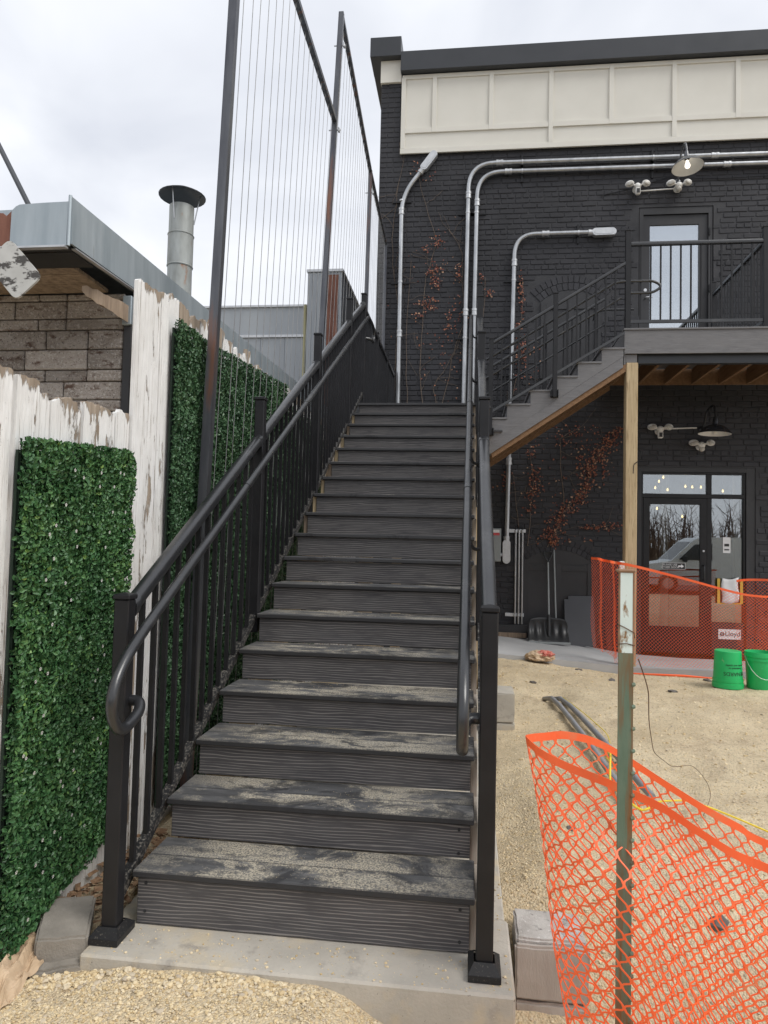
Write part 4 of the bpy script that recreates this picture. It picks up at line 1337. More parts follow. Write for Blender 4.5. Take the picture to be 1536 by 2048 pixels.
# ------------------------------------------------------------------ climbing vine with red leaves
def vine(lab, stems, clusters, seed):
    rg = random.Random(seed)
    t = thing('vine', lab, 'vine', (stems[0][0][0], FY, stems[0][0][1]), 'red leaved creepers on the brick wall')
    sm_ = MB()
    for s_ in stems:
        pts = []
        for a, b in zip(s_, s_[1:]):
            for k in range(5):
                q = k/5
                pts.append((a[0]+(b[0]-a[0])*q+rg.uniform(-.02, .02), FY-.012+rg.uniform(-.006, .004), a[1]+(b[1]-a[1])*q+rg.uniform(-.02, .02)))
        pts.append((s_[-1][0], FY-.012, s_[-1][1]))
        sm_.tube(pts, [.007-.004*i/len(pts) for i in range(len(pts))], 5)
        for k in range(len(pts)//2):       # side twigs
            p = Vector(rg.choice(pts))
            pp = [p]
            d = Vector((rg.uniform(-1, 1), 0, rg.uniform(-.6, 1))).normalized()
            for q in range(5):
                d = (d+Vector((rg.uniform(-.5, .5), 0, rg.uniform(-.4, .5)))).normalized()
                pp.append(pp[-1]+d*.07)
            sm_.tube(pp, .003, 4)
    mk('stem', sm_, M['bark'], t, smooth=True)
    lf = MB()
    for (cx, cz, rx, rz, n) in clusters:
        for k in range(int(n*.72)):
            x, z_ = cx+rg.gauss(0, rx), cz+rg.gauss(0, rz)
            s_ = rg.uniform(.009, .021)
            m_ = Matrix.Translation((x, FY-.02-rg.random()*.05, z_)) @ Matrix.Rotation(rg.uniform(-.9, .5), 4, 'X') @ Matrix.Rotation(rg.uniform(-.8, .8), 4, 'Z') @ Matrix.Rotation(rg.uniform(0, 6.28), 4, 'Y')
            vs = [m_ @ Vector((a_*s_, (b_ if len(p_) > 2 else 0), c_*s_)) for p_ in ((0, 0, -1), (.75, .0, -.1), (.5, .0, .7), (0, 0, 1.1), (-.5, 0, .7), (-.75, 0, -.1)) for a_, b_, c_ in (p_,)]
            vs[3] = m_ @ Vector((0, .006, 1.1*s_))
            lf.add(vs, [(0, 1, 2, 3), (0, 3, 4, 5)], rg.random()**1.2)
    mk('leaves', lf, M['vineleaf'], t, kind='stuff')
vine('sparse red creeper on the brick between the corner conduit and the paired conduits',
     [[(.63, 2.95), (.9, 4.36), (1.06, 4.93), (1.03, 6.1), (.8, 6.5)], [(.47, 2.95), (.38, 4.5), (.42, 5.6), (.6, 6.3), (.3, 7.4)], [(-.03, 2.95), (-.03, 4.53), (.0, 5.36), (-.14, 6.36), (-.02, 7.3), (.1, 8.2)], [(.79, 2.95), (.6, 3.9), (1.0, 4.6)], [(.2, 2.95), (.15, 4.4), (.2, 6.0)]],
     [(.62, 6.28, .07, .05, 45), (.42, 6.17, .06, .03, 16), (.60, 5.82, .10, .08, 60), (.62, 5.62, .06, .07, 60), (.97, 5.75, .03, .10, 40), (.36, 5.30, .05, .03, 22), (.52, 5.24, .07, .04, 45), (.60, 5.34, .04, .03, 20), (.38, 5.09, .05, .03, 25), (.88, 4.96, .07, .08, 35), (.8, 4.4, .2, .3, 40), (.31, 7.5, .08, .05, 16), (.6, 5.2, .4, .8, 90), (.95, 5.0, .1, .4, 40), (.42, 7.45, .1, .12, 25)], 3)
vine('red creeper climbing beside the long conduit behind the upper flight',
     [[(1.7, 3.0), (1.95, 4.2), (2.0, 5.6)], [(1.35, 4.0), (1.4, 5.7)]],
     [(1.97, 5.50, .025, .10, 50), (1.99, 5.25, .025, .10, 40), (1.93, 4.92, .05, .05, 20), (1.99, 4.58, .06, .08, 60), (2.0, 4.30, .05, .12, 60), (1.32, 5.66, .03, .06, 20), (1.48, 5.44, .03, .04, 20), (2.15, 4.3, .12, .25, 30)], 5)
vine('dense rust red creeper spreading under the upper flight beside the timber post',
     [[(2.44, 1.4), (2.7, 1.97), (3.0, 2.3), (3.15, 2.76), (3.5, 3.2)], [(2.15, 1.4), (2.2, 2.4), (2.15, 3.0)], [(2.0, 1.4), (1.9, 2.5)], [(2.7, 2.0), (2.6, 3.1), (2.95, 3.3)], [(2.9, 1.7), (3.4, 1.75)]],
     [(3.48, 3.18, .06, .06, 60), (3.34, 3.05, .07, .07, 110), (3.2, 2.85, .07, .08, 120), (3.08, 2.62, .07, .08, 120), (3.02, 2.36, .06, .08, 90), (2.93, 2.15, .07, .06, 80), (2.72, 1.98, .08, .06, 80), (2.57, 1.82, .08, .08, 110), (2.47, 1.60, .07, .07, 90), (2.55, 1.46, .08, .04, 40), (2.16, 2.88, .05, .08, 40), (2.22, 2.48, .06, .12, 80), (2.2, 2.2, .06, .08, 60), (2.17, 1.96, .06, .06, 30), (3.09, 1.70, .10, .03, 50), (3.40, 1.73, .10, .03, 50), (2.69, 3.07, .12, .08, 50), (2.95, 3.22, .12, .06, 40), (1.78, 2.42, .08, .12, 50), (2.96, 2.76, .1, .15, 60), (3.3, 2.6, .05, .15, 40), (2.7, 2.6, .3, .5, 90), (2.6, 1.5, .3, .05, 40)], 9)
# ================================================================== WHITE PLANK FENCE (left)
FX = -.35
fence = thing('plank_fence', 'old white plank fence with peeling paint beside the stair', 'fence', (FX, 1.2, -.1))
def plank(y0, y1, top, mat='paint', jag=.02, slope=0, z0=-.12, dx=0):
    n = 16
    jag *= .75
    ys_ = [y0+(y1-y0)*i/n for i in range(n+1)]
    ph = rng.uniform(0, 50)
    tops = [top+slope*(y-y0)-jag*1.6*(mnoise.noise((y*26+ph, 0, ph))+.4)-abs(rng.gauss(0, jag*.45))-(rng.uniform(.0, jag) if i in (0, n) else 0) for i, y in enumerate(ys_)]
    if rng.random() < .35:      # a split corner has dropped off
        k0 = rng.choice((0, n-3))
        for i in range(k0, k0+4): tops[i] -= jag*rng.uniform(1.2, 2.6)
    mb = MB()
    th = .019
    vs = []
    for x in (FX-th+dx, FX+dx):
        for y, t_ in zip(ys_, tops):
            vs += [(x, y, z0), (x, y, t_-.09), (x, y, t_)]
    k = 3*(n+1)
    fs = []
    for i in range(n):
        for q in (0, 1):
            a = 3*i+q
            fs += [(a, a+3, a+4, a+1), (k+a, k+a+1, k+a+4, k+a+3)]
        a = 3*i+2
        fs.append((a, a+3, k+a+3, k+a))
        fs.append((3*i, k+3*i, k+3*i+3, 3*i+3))
    for q in (0, 1):
        fs += [(q, q+1, k+q+1, k+q), (3*n+q, k+3*n+q, k+3*n+q+1, 3*n+q+1)]
    mb.add(vs, fs)
    # weathered ends: pull random notches
    return mk('plank', mb, M[mat], fence)
edges = [(-.80, -.66), (-.652, -.50), (-.490, -.298)]
for a, b in edges:
    plank(a, b, 1.95, 'paint', .008)
plank(-.278, -.154, 1.945, 'paint', .012, dx=.004)
plank(-.144, -.078, 1.91, 'paint', .015, dx=-.003)
plank(-.073, .006, 1.905, 'paint', .015, dx=.001)
plank(.018, .138, 1.925, 'paint2', .016, dx=-.006)
plank(.146, .268, 1.945, 'paint', .014, dx=.002)
plank(.274, .398, 1.94, 'paint', .012, dx=-.001)
plank(.406, .526, 1.955, 'paint', .012, dx=.002)
plank(.535, .652, 2.60, 'paint', .012, dx=.014)
plank(.659, .785, 2.605, 'paint', .014, dx=.010)
plank(.814, .903, 2.625, 'paint', .012, dx=.003)
y = .915
while y < 8.4:
    wd = rng.uniform(.12, .155)
    plank(y, y+wd-.006, 2.68+rng.uniform(-.04, .04), 'paint' if rng.random() < .7 else 'paint2', .022, dx=rng.uniform(-.004, .004))
    y += wd
mk('rail_board', MB().box((FX-.07, -.8, 1.5), (FX-.03, 8.4, 1.59)), M['oldwood'], fence)
mk('rail_board', MB().box((FX-.07, -.8, .4), (FX-.03, 8.4, .49)), M['oldwood'], fence)

# ------------------------------------------------------------------ artificial boxwood panels
def leaf_panel(lab, y0, y1, zb0, zb1, zt0, zt1, n, mat, thick=.05, flowers=60, seed=1, yfall=None):
    rg = random.Random(seed)
    t = thing('hedge_panel', lab, 'hedge panel', (FX+.02, (y0+y1)/2, zb0), 'artificial boxwood panels on the plank fence')
    mk('backing_mat', MB().add([(FX+.016, y0+.01, zb0+.03), (FX+.016, y1-.01, zb1+.03), (FX+.016, y1-.01, zt1-.03), (FX+.016, y0+.01, zt0-.03),
                                (FX+.026, y0+.01, zb0+.03), (FX+.026, y1-.01, zb1+.03), (FX+.026, y1-.01, zt1-.03), (FX+.026, y0+.01, zt0-.03)],
                               [(0,1,2,3), (4,7,6,5), (0,4,5,1), (1,5,6,2), (2,6,7,3), (3,7,4,0)]), M['backing'], t)
    gr = MB()
    for i in range(int((y1-y0)/.05)):
        yy = y0+.02+i*.05
        q = (yy-y0)/(y1-y0)
        gr.box((FX+.0265, yy, zb0+(zb1-zb0)*q+.02), (FX+.0295, yy+.003, zt0+(zt1-zt0)*q+.004))
    mk('plastic_grid', gr, M['backing'], t)
    lf = MB()
    for k in range(n):
        y = rg.uniform(y0, y1)
        q = (y-y0)/(y1-y0)
        lo, hi = zb0+(zb1-zb0)*q, zt0+(zt1-zt0)*q
        z_ = rg.uniform(lo, hi+.012)
        # clumpy depth: 10 cm tufts
        c_ = mnoise.noise((y*11, z_*11, seed*3.1))*.5+.5
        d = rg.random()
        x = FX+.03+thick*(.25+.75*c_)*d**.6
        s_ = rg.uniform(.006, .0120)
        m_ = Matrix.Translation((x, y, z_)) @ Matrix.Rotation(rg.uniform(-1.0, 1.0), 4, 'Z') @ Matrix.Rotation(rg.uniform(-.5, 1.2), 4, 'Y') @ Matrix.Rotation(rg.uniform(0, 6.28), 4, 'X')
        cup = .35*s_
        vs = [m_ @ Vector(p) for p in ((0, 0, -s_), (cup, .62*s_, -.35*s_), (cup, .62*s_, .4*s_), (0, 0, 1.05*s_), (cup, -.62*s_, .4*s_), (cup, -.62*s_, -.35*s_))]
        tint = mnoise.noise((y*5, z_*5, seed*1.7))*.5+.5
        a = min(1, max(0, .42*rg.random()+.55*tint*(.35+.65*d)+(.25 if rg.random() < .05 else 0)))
        lf.add(vs, [(0, 1, 2, 3), (0, 3, 4, 5)], a)
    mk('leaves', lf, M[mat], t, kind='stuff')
    fl = MB()
    for k in range(flowers):
        y = rg.uniform(y0+.03, y1-.03)
        q = (y-y0)/(y1-y0)
        z_ = rg.uniform(zb0+(zb1-zb0)*q+.05, zt0+(zt1-zt0)*q-.04)
        x = FX+.03+thick*rg.uniform(.6, 1.1)
        for p in range(5):
            an = p*1.2566+rg.random()*.4
            c_ = Vector((x, y+.0042*math.cos(an), z_+.0042*math.sin(an)))
            r_ = .0024
            fl.add([c_+Vector((.002, -r_, -r_)), c_+Vector((.002, r_, -r_)), c_+Vector((.003, r_, r_)), c_+Vector((.003, -r_, r_))], [(0, 1, 2, 3)])
    if flowers:
        mk('flowers', fl, M['white'], t, kind='stuff')
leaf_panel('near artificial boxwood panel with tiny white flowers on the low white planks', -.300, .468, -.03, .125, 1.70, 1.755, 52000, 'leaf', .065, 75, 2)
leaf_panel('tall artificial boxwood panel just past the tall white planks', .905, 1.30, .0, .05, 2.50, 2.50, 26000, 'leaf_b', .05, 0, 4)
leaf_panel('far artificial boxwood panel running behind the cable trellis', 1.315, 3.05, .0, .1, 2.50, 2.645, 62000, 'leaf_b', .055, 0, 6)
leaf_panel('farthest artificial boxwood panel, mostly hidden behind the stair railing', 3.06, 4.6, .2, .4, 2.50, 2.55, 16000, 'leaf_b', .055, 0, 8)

# ================================================================== CABLE TRELLIS
tr = thing('cable_trellis', 'tall steel trellis of thin vertical cables between leaning poles', 'trellis', (-.22, 4, -.1))
def pole(name, p0, p1, s=.025):
    p0, p1 = Vector(p0), Vector(p1)
    d = (p1-p0)
    vs = []
    for p in (p0, p1):
        for a, b in ((-s, -s), (s, -s), (s, s), (-s, s)):
            vs.append(p+Vector((a, b, 0)))
    mk(name, MB().add(vs, [(0,1,5,4), (1,2,6,5), (2,3,7,6), (3,0,4,7), (0,3,2,1), (4,5,6,7)]), M['oxidepole'], tr)
Ab, At = Vector((-.235, 1.06, -.12)), Vector((-.215, 1.405, 5.66))
Bb, Bt = Vector((-.30, 3.80, -.12)), Vector((-.19, 4.37, 6.84))
Cb, Ct = Vector((-.24, 6.60, -.12)), Vector((-.22, 6.80, 6.50))
Eb, Et = Vector((-.225, 8.62, -.12)), Vector((-.215, 8.62, 6.27))
for a, b in ((Ab, At), (Bb, Bt), (Cb, Ct), (Eb, Et)):
    pole('pole', a, b)
def rail_bar(a, b, s=.022):
    mk('top_bar', MB().beam(a, b, rect(s*2, s*2)), M['oxidepole'], tr)
Bm = Bb+(Bt-Bb)*((5.66-Bb.z)/(Bt.z-Bb.z))
rail_bar((At.x, At.y+.026, 5.635), (Bm.x, Bm.y-.026, 5.635))
rail_bar((Bt.x, Bt.y+.026, 6.81), (Ct.x, Ct.y-.026, 6.49))
rail_bar((Ct.x, Ct.y+.026, 6.48), (Et.x, Et.y-.026, 6.27))
def lerp(a, b, t):
    return a+(b-a)*t
def wires(b0, b1, t0, t1, n, slack=()):
    for k in range(n):
        q = (k+1)/(n+1)
        a, b = lerp(b0, b1, q), lerp(t0, t1, q)
        a = a+Vector((0, rng.uniform(-.012, .012), .1))
        pts = [a, lerp(a, b, .5)+Vector((rng.uniform(-.004, .004), rng.uniform(-.008, .008), 0)), b]
        if k in slack:
            pts = [a, lerp(a, b, .4)+Vector((0, -.035, 0)), lerp(a, b, .75)+Vector((0, -.02, 0)), b]
        mk('cable', MB().tube(pts, .0023, 5), M['wire'], tr)
wires(Ab, Bb, Vector((At.x, At.y, 5.615)), Vector((Bm.x, Bm.y, 5.615)), 17, (2,))
wires(Bb, Cb, Vector((Bt.x, Bt.y, 6.79)), Vector((Ct.x, Ct.y, 6.47)), 15)
wires(Cb, Eb, Vector((Ct.x, Ct.y, 6.46)), Vector((Et.x, Et.y, 6.25)), 15)
for p in (Bm, lerp(Bb, Bt, .965), lerp(Cb, Ct, .97)):
    mk('clip', MB().tube([p+Vector((-.06, 0, -.12)), p+Vector((.06, 0, -.12))], .007, 6).cbox(p+Vector((.035, -.02, -.14)), p+Vector((.052, .02, -.10)), .002), M['galv2'], tr)

# ================================================================== SHED with metal fascia behind the fence
shed = thing('shed', 'old shed with galvanised eave fascia and grey embossed block siding', 'shed', (-2.2, 3, -.1))
SX, SY = -.60, .41
zt, zb = 2.90, 2.685
def strip(pts_top, pts_bot, th, mat, name, parent=shed):
    mb = MB()
    n = len(pts_top)
    vs = [*pts_top, *pts_bot]
    off = Vector(th)
    vs2 = [Vector(p)+off for p in vs]
    mb.add([*vs, *vs2], [(i, i+1, n+i+1, n+i) for i in range(n-1)]+[(2*n+i, 3*n+i, 3*n+i+1, 2*n+i+1) for i in range(n-1)]
           + [(i, 2*n+i, 2*n+i+1, i+1) for i in range(n-1)]+[(n+i, n+i+1, 3*n+i+1, 3*n+i) for i in range(n-1)]+[(0, n, 3*n, 2*n), (n-1, 3*n-1, 4*n-1, 2*n-1)])
    return mk(name, mb, M[mat], parent)
strip([(SX, SY-.005, zt+.012), (SX, 2.2, zt+.06), (SX, 5, zt+.16)], [(SX+.008, SY-.005, zb+.01), (SX+.008, 2.2, zb+.06), (SX+.008, 5, zb+.16)], (-.012, 0, 0), 'sheet', 'side_fascia')
strip([(SX, 5.006, zt+.16), (SX, 8.2, zt+.26)], [(SX+.006, 5.006, zb+.16), (SX+.006, 8.2, zb+.26)], (-.012, 0, 0), 'sheet', 'side_fascia')
tops = [(SX-.014, SY-.012, zt-.012), (SX-.14, SY-.012, zt-.014), (SX-.25, SY-.012, zt-.018), (SX-.268, SY-.012, zt-.026), (SX-.288, SY-.012, zt-.045)]
strip(tops, [(p[0], p[1]-.004, zb-.002) for p in tops], (0, .012, 0), 'sheet', 'front_fascia')
tops = [(SX-.289, SY-.010, zt-.046), (SX-.315, SY-.010, zt-.07), (SX-.33, SY-.010, zt-.055), (SX-.40, SY-.010, zt-.05), (SX-1.6, SY-.010, zt-.05)]
strip(tops, [(p[0], p[1], zb-.002) for p in tops], (0, .012, 0), 'rust', 'rusted_fascia')
mk('drip_edge', MB().box((SX-1.6, SY-.03, zb-.012), (SX-.012, SY-.001, zb-.003)), M['galv2'], shed)
mk('drip_edge', MB().beam((SX-.004, SY+.03, zb+.002), (SX-.004, 5, zb+.152), rect(.022, .006)), M['galv2'], shed)
mk('corner_seam', MB().tube([(SX-.006, SY-.010, zb), (SX-.006, SY-.010, zt+.016)], .008, 6), M['sheet'], shed)
mk('roof_sheet', MB().add([(SX-.014, SY+.002, zt-.03), (SX-3.4, SY+.002, zt-.08), (SX-3.4, 8.2, zt+.15), (SX-.014, 8.2, zt+.22),
                           (SX-.014, SY+.002, zt-.06), (SX-3.4, SY+.002, zt-.11), (SX-3.4, 8.2, zt+.12), (SX-.014, 8.2, zt+.19)],
                          [(0,1,2,3), (4,7,6,5), (0,4,5,1), (1,5,6,2), (2,6,7,3), (3,7,4,0)]), M['sheet'], shed)
# soffit boards
for k in range(4):
    y0 = SY+.06+k*.13
    mk('soffit_board', MB().box((SX-3.0, y0, zb+.0), (SX-.13, y0+.122, zb+.018)), M['oldwood'], shed)
mk('subfascia_shade', MB().box((SX-3.0, SY+.003, zb+.001), (SX-.02, SY+.055, zt-.10)), M['inkblack'], shed)  # black board painting in the shadow gap behind the fascia
mk('soffit_shade_strip', MB().box((SX-3.0, SY+.0555, zb-.003), (SX-.02, SY+.23, zb+.0)), M['inkblack'], shed)  # black strip carries the eave shadow along the front of the soffit
WYS = .98
mk('wall', MB().box((SX-3.0, WYS+.02, -.1), (SX-.03, 8.1, zb-.02)), M['oldwood'], shed)
# embossed siding blocks, each a piece of its own
M['siding'] = pm('speckled_asphalt_siding', (.23, .20, .178), (.36, .33, .305), 5, (1,1,2), .95, 0, .8, 24, .014,
                 layers=[((.10, .062, .048), 13, (1, 1, 2.2), .55, .66), ((.42, .395, .375), 75, (1,1,1), .54, .62), ((.05, .045, .045), 120, (1,1,1), .58, .66)], rnd=.2)
zz = 1.50
r_i = 0
while zz < zb-.02:
    hgt = (.105, .062, .098, .064, .11)[r_i % 5]
    x = SX-.032
    first = True
    while x > SX-1.5:
        wd = rng.choice((.16, .24, .30, .36)) if not first else rng.choice((.20, .33))
        first = False
        mk('siding_block', MB().cbox((x-wd+.003, WYS+rng.uniform(-.003, .002), zz+.003), (x-.003, WYS+.0195, min(zz+hgt, zb-.004)-.003), .005), M['siding'], shed)
        x -= wd
    zz += hgt
    r_i += 1
mk('corner_trim', MB().cbox((SX-.03, WYS-.03, 2.50), (SX+.02, WYS+.02, zb-.03), .004), M['sheet'], shed)
mk('corner_gap_shade', MB().cbox((SX-.028, WYS-.012, 1.2), (SX+.018, WYS+.02, 2.499), .004), M['blackpanel'], shed)  # black strip stands in for the shadowed gap beside the siding
# rotten rafter tail
rt_ = MB()
A, B = Vector((-.715, .72, 2.605)), Vector((-.595, .93, 2.555))
n = 8
ring = []
for i in range(n+1):
    q = i/n
    c_ = lerp(A, B, q)
    hh = .012+.028*math.sqrt(q)+rng.uniform(-.007, .007)
    ww = .014+.022*math.sqrt(q)+rng.uniform(-.005, .005)
    ring.append([c_+Vector((0, -ww, -hh)), c_+Vector((0, ww, -hh)), c_+Vector((0, ww, hh)), c_+Vector((0, -ww, hh))])
vs = [p for r__ in ring for p in r__]
fs = [(4*i+k, 4*i+(k+1) % 4, 4*i+4+(k+1) % 4, 4*i+4+k) for i in range(n) for k in range(4)]+[(3, 2, 1, 0), (4*n, 4*n+1, 4*n+2, 4*n+3)]
rt_.add(vs, fs)
mk('rotten_rafter', rt_, M['oldwood'], shed)
# shed things
t = thing('eave_flap', 'grimy pale rounded flap hanging under the shed eave at the left edge', 'flap', (-.85, .385, 2.575))
pts = []
for cx, cz, a0 in ((.05, .09, 0), (-.05, .09, 90), (-.05, -.09, 180), (.05, -.09, 270)):
    for k in range(5):
        an = R(a0+90*k/4)
        pts.append((cx+.03*math.cos(an), cz+.03*math.sin(an)))
m_ = Matrix.Translation((-.855, .385, 2.575)) @ Matrix.Rotation(R(-42), 4, 'Y') @ Matrix.Rotation(R(0), 4, 'X')
M['grime'] = pm('grimy_white_plastic', (.46, .46, .44), (.60, .60, .58), 9, (1,1,1), .6, 0, .2, 60, .002, layers=[((.07, .065, .06), 14, (1,1,2), .52, .58)])
mk('panel', MB().add([m_ @ Vector((u, yy_, v)) for yy_ in (-.006, .006) for u, v in pts], [tuple(range(20))[::-1], tuple(range(20, 40))]+[(i, (i+1) % 20, 20+(i+1) % 20, 20+i) for i in range(20)]), M['grime'], t)
o = mk('roof_brace', MB().beam((-1.02, .9, 2.90), (-1.60, 1.15, 3.75), rect(.025, .025)), M['darksteel'], label='thin dark metal brace rising from the shed roof at the left edge', cat='brace')

# chimney flue
t = thing('flue_pipe', 'weathered galvanised flue pipe with conical rain cap above the shed roof', 'chimney', (-1.67, 4, 3.0))
m_flue = pm('stained_flue', (.26, .27, .255), (.40, .42, .41), 6, (2,2,.6), .6, .35, .15, 30, .002, layers=[((.30, .14, .07), 5, (1.2,1.2,.5), .60, .70), ((.14, .07, .06), 7, (1,1,1), .68, .74)])
fx, fy_ = -1.67, 4.0
mk('pipe', MB().tube([(fx+.01, fy_, 3.0), (fx, fy_, 4.05)], .118, 20), m_flue, t, smooth=True)
mk('pipe', MB().tube([(fx, fy_, 4.051), (fx, fy_, 4.36)], .123, 20), m_flue, t, smooth=True)
mk('pipe', MB().tube([(fx, fy_, 4.361), (fx, fy_, 4.66)], .119, 20, caps=False), m_flue, t, smooth=True)
mk('band', MB().lathe([(.1235, 0), (.128, .008), (.1235, .016)], (fx, fy_, 4.05), 20).lathe([(.1235, 0), (.13, .01), (.1235, .02)], (fx, fy_, 4.36), 20), m_flue, t, smooth=True)
mk('rain_cap', MB().lathe([(.225, -.02), (.228, -.012), (.10, .055), (.012, .085), (.001, .086)], (fx, fy_, 4.78), 24).lathe([(.224, -.018), (.10, .047), (.001, .07)], (fx, fy_, 4.78), 24), M['darksteel'], t, smooth=True)
for an in (20, 140, 260):
    c_, s_ = math.cos(R(an)), math.sin(R(an))
    mk('strap', MB().tube([(fx+.12*c_, fy_+.12*s_, 4.50), (fx+.17*c_, fy_+.17*s_, 4.79)], .006, 5), M['galv'], t)

# far grey metal clad building
gb = thing('grey_building', 'low grey metal clad building with a taller rust streaked block behind the trellis', 'building', (-3, 12, 0))
GY = 11.0
mk('wall', MB().box((-9, GY, -.2), (-2.07, GY+6, 6.07)), M['greywall'], gb)
for k in range(14):
    mk('wall_panel', MB().box((-9+k*.5, GY-.012, 5.46 if False else 3.0), (-9+k*.5+.492, GY-.001, 5.44)), M['greywall'], gb)
mk('flashing', MB().box((-9, GY-.05, 5.45), (-2.08, GY-.0005, 5.50)), M['galv2'], gb)
mk('parapet_cap', MB().box((-9.02, GY-.04, 6.071), (-2.071, GY+6.02, 6.11)), M['galv2'], gb)
mk('tower_block', MB().box((-2.068, GY-.02, -.2), (-1.375, GY+5.5, 6.76)), M['greywall'], gb)
for k in range(4):
    x0 = -2.066+k*.1
    mk('tower_panel', MB().box((x0, GY-.035, 3.0), (x0+.094, GY-.0205, 6.74)), M['greywall'], gb)
for k in range(2):
    x0 = -1.66+k*.11
    mk('rusted_panel', MB().box((x0, GY-.037, 3.0), (x0+.104, GY-.0205, 6.70)), M['rust'], gb)
mk('tower_cap', MB().box((-2.09, GY-.06, 6.761), (-1.35, GY+5.52, 6.81)), M['galv2'], gb)
mk('downpipe', MB().tube([(-2.10, GY-.03, 3), (-2.10, GY-.03, 6.1)], .03, 8), M['yellow'] if False else pm('lichen_trim', (.34, .32, .18), (.42, .40, .24), 5, (1,1,.4), .8, 0, 0), gb)

# ================================================================== RIGHT FOREGROUND
# block pier beside the pad
t = thing('block_pier', 'rough split concrete blocks stacked beside the front corner of the pad', 'concrete block', (1.55, .24, -.45))
def rough_block(x0, x1, y0, y1, z0, z1, mat, seed, amp=.006):
    bm = bmesh.new()
    bmesh.ops.create_cube(bm, size=1)
    bmesh.ops.scale(bm, verts=bm.verts, vec=(x1-x0, y1-y0, z1-z0))
    bmesh.ops.bevel(bm, geom=bm.edges[:], offset=.008, segments=2, affect='EDGES')
    bmesh.ops.subdivide_edges(bm, edges=[e for e in bm.edges if e.calc_length() > .05], cuts=7, use_grid_fill=True)
    mb = MB()
    bm.verts.index_update()
    for v in bm.verts:
        p = v.co+Vector(((x0+x1)/2, (y0+y1)/2, (z0+z1)/2))
        d = Vector((mnoise.noise(p*22+Vector((seed, 0, 0))), mnoise.noise(p*22+Vector((0, seed, 0))), mnoise.noise(p*22+Vector((0, 0, seed)))))*amp
        mb.v.append(tuple(p+d))
    mb.f = [tuple(v.index for v in f.verts) for f in bm.faces]
    bm.free()
    return mb
mk('block', rough_block(1.405, 1.655, .145, .36, -.235, -.035, 'cmu', 3), M['cmu'], t, smooth=True)
mk('tooled_face', rough_block(1.40, 1.66, .122, .150, -.238, -.050, 'cmu', 5, .004), M['cmuface'], t, smooth=True)
mk('block', rough_block(1.40, 1.66, .120, .37, -.46, -.245, 'cmu', 9), M['cmuface'], t, smooth=True)
t = thing('footing_block', 'pale concrete footing block beside the right side of the staircase', 'concrete block', (1.47, 3.1, -.08))
mk('block', rough_block(1.36, 1.58, 2.98, 3.3, .035, .256, 'cmu', 13, .003), M['concrete'], t, smooth=True)
mk('block', rough_block(1.355, 1.585, 2.975, 3.31, -.30, .030, 'cmu', 17, .004), M['concrete'], t, smooth=True)
t = thing('grey_paver', 'tumbled grey paving stone lying between the fence and the left post', 'paving stone', (-.2, -.05, -.1))
m_ = Matrix.Translation((-.21, -.06, -.035)) @ Matrix.Rotation(R(24), 4, 'Z') @ Matrix.Rotation(R(4), 4, 'X') @ Matrix.Rotation(R(3), 4, 'Y')
mb = rough_block(-.085, .085, -.13, .13, -.045, .045, 'paver', 23, .0045)
mb.v = [tuple(m_ @ Vector(p)) for p in mb.v]
mk('stone', mb, M['paver'], t, smooth=True)
mb = rough_block(-.10, .10, -.15, .13, -.03, .03, 'paver', 29, .008)
m_ = Matrix.Translation((-.20, -.08, -.105)) @ Matrix.Rotation(R(22), 4, 'Z')
mb.v = [tuple(m_ @ Vector(p)) for p in mb.v]
mk('bedding_stone', mb, M['paver'], t, smooth=True)
db = MB()
for k in range(260):
    x, y = rng.uniform(-.33, -.09), rng.uniform(.0, .75)
    s_ = rng.uniform(.008, .03)
    z_ = -.055+.03*rng.random()+.02*math.exp(-((x+.2)/.08)**2)
    m_ = Matrix.Translation((x, y, z_)) @ Matrix.Rotation(rng.uniform(0, 6.28), 4, 'Z') @ Matrix.Rotation(rng.uniform(-.7, .7), 4, 'X')
    db.add([m_ @ Vector(p) for p in ((-s_, -.35*s_, 0), (s_, -.3*s_, .004), (s_*1.1, .3*s_, 0), (-s_, .35*s_, .006))], [(0, 1, 2, 3)])
mk('leaf_litter', db, M['debris'], kind='stuff', label='brown leaf litter and splinters between the fence and the pad', cat='litter')

def crumple(c, sx, sy, sz, seed, mat, parent, name, amp=.5):
    bm = bmesh.new()
    bmesh.ops.create_icosphere(bm, subdivisions=4, radius=1)
    mb = MB()
    bm.verts.index_update()
    for v in bm.verts:
        p = v.co
        rid = abs(mnoise.noise(p*1.7+Vector((seed, 0, 0))))*.9+abs(mnoise.noise(p*3.9+Vector((0, seed, 0))))*.45+abs(mnoise.noise(p*8+Vector((0, 0, seed))))*.16
        k = 1-amp*rid
        q = Vector((p.x*sx*k, p.y*sy*k, max(p.z, -.45)*sz*k))
        mb.v.append(tuple(q+Vector(c)))
    mb.f = [tuple(v.index for v in f.verts) for f in bm.faces]
    bm.free()
    return mk(name, mb, M[mat], parent)
t = thing('crumpled_bag', 'crumpled brown paper bag in the lower left corner by the fence', 'paper bag', (-.29, -.27, -.1))
bg = MB()
nb = 34
def fold(p, s_):
    return 1-2*abs(mnoise.noise(p*s_))
for j in range(nb+1):
    for i in range(nb+1):
        u, v_ = i/nb*2-1, j/nb*2-1
        rr = min(1, math.hypot(u, v_)/1.15)
        q = Vector((u*1.1+.3*v_, v_*.8, 4.2))
        z_ = .085*(1-rr**2.2)*(.75+.25*fold(q, 1.1))+.030*fold(q, 2.1)+.014*fold(q, 5.3)-.02
        if v_ > 0: z_ += .05*v_*(1-abs(u))
        bg.v.append((-.285+.075*u*(1+.15*fold(q, 1.5)), -.265+.135*v_*(1+.15*fold(q, 1.3)), -.10+z_))
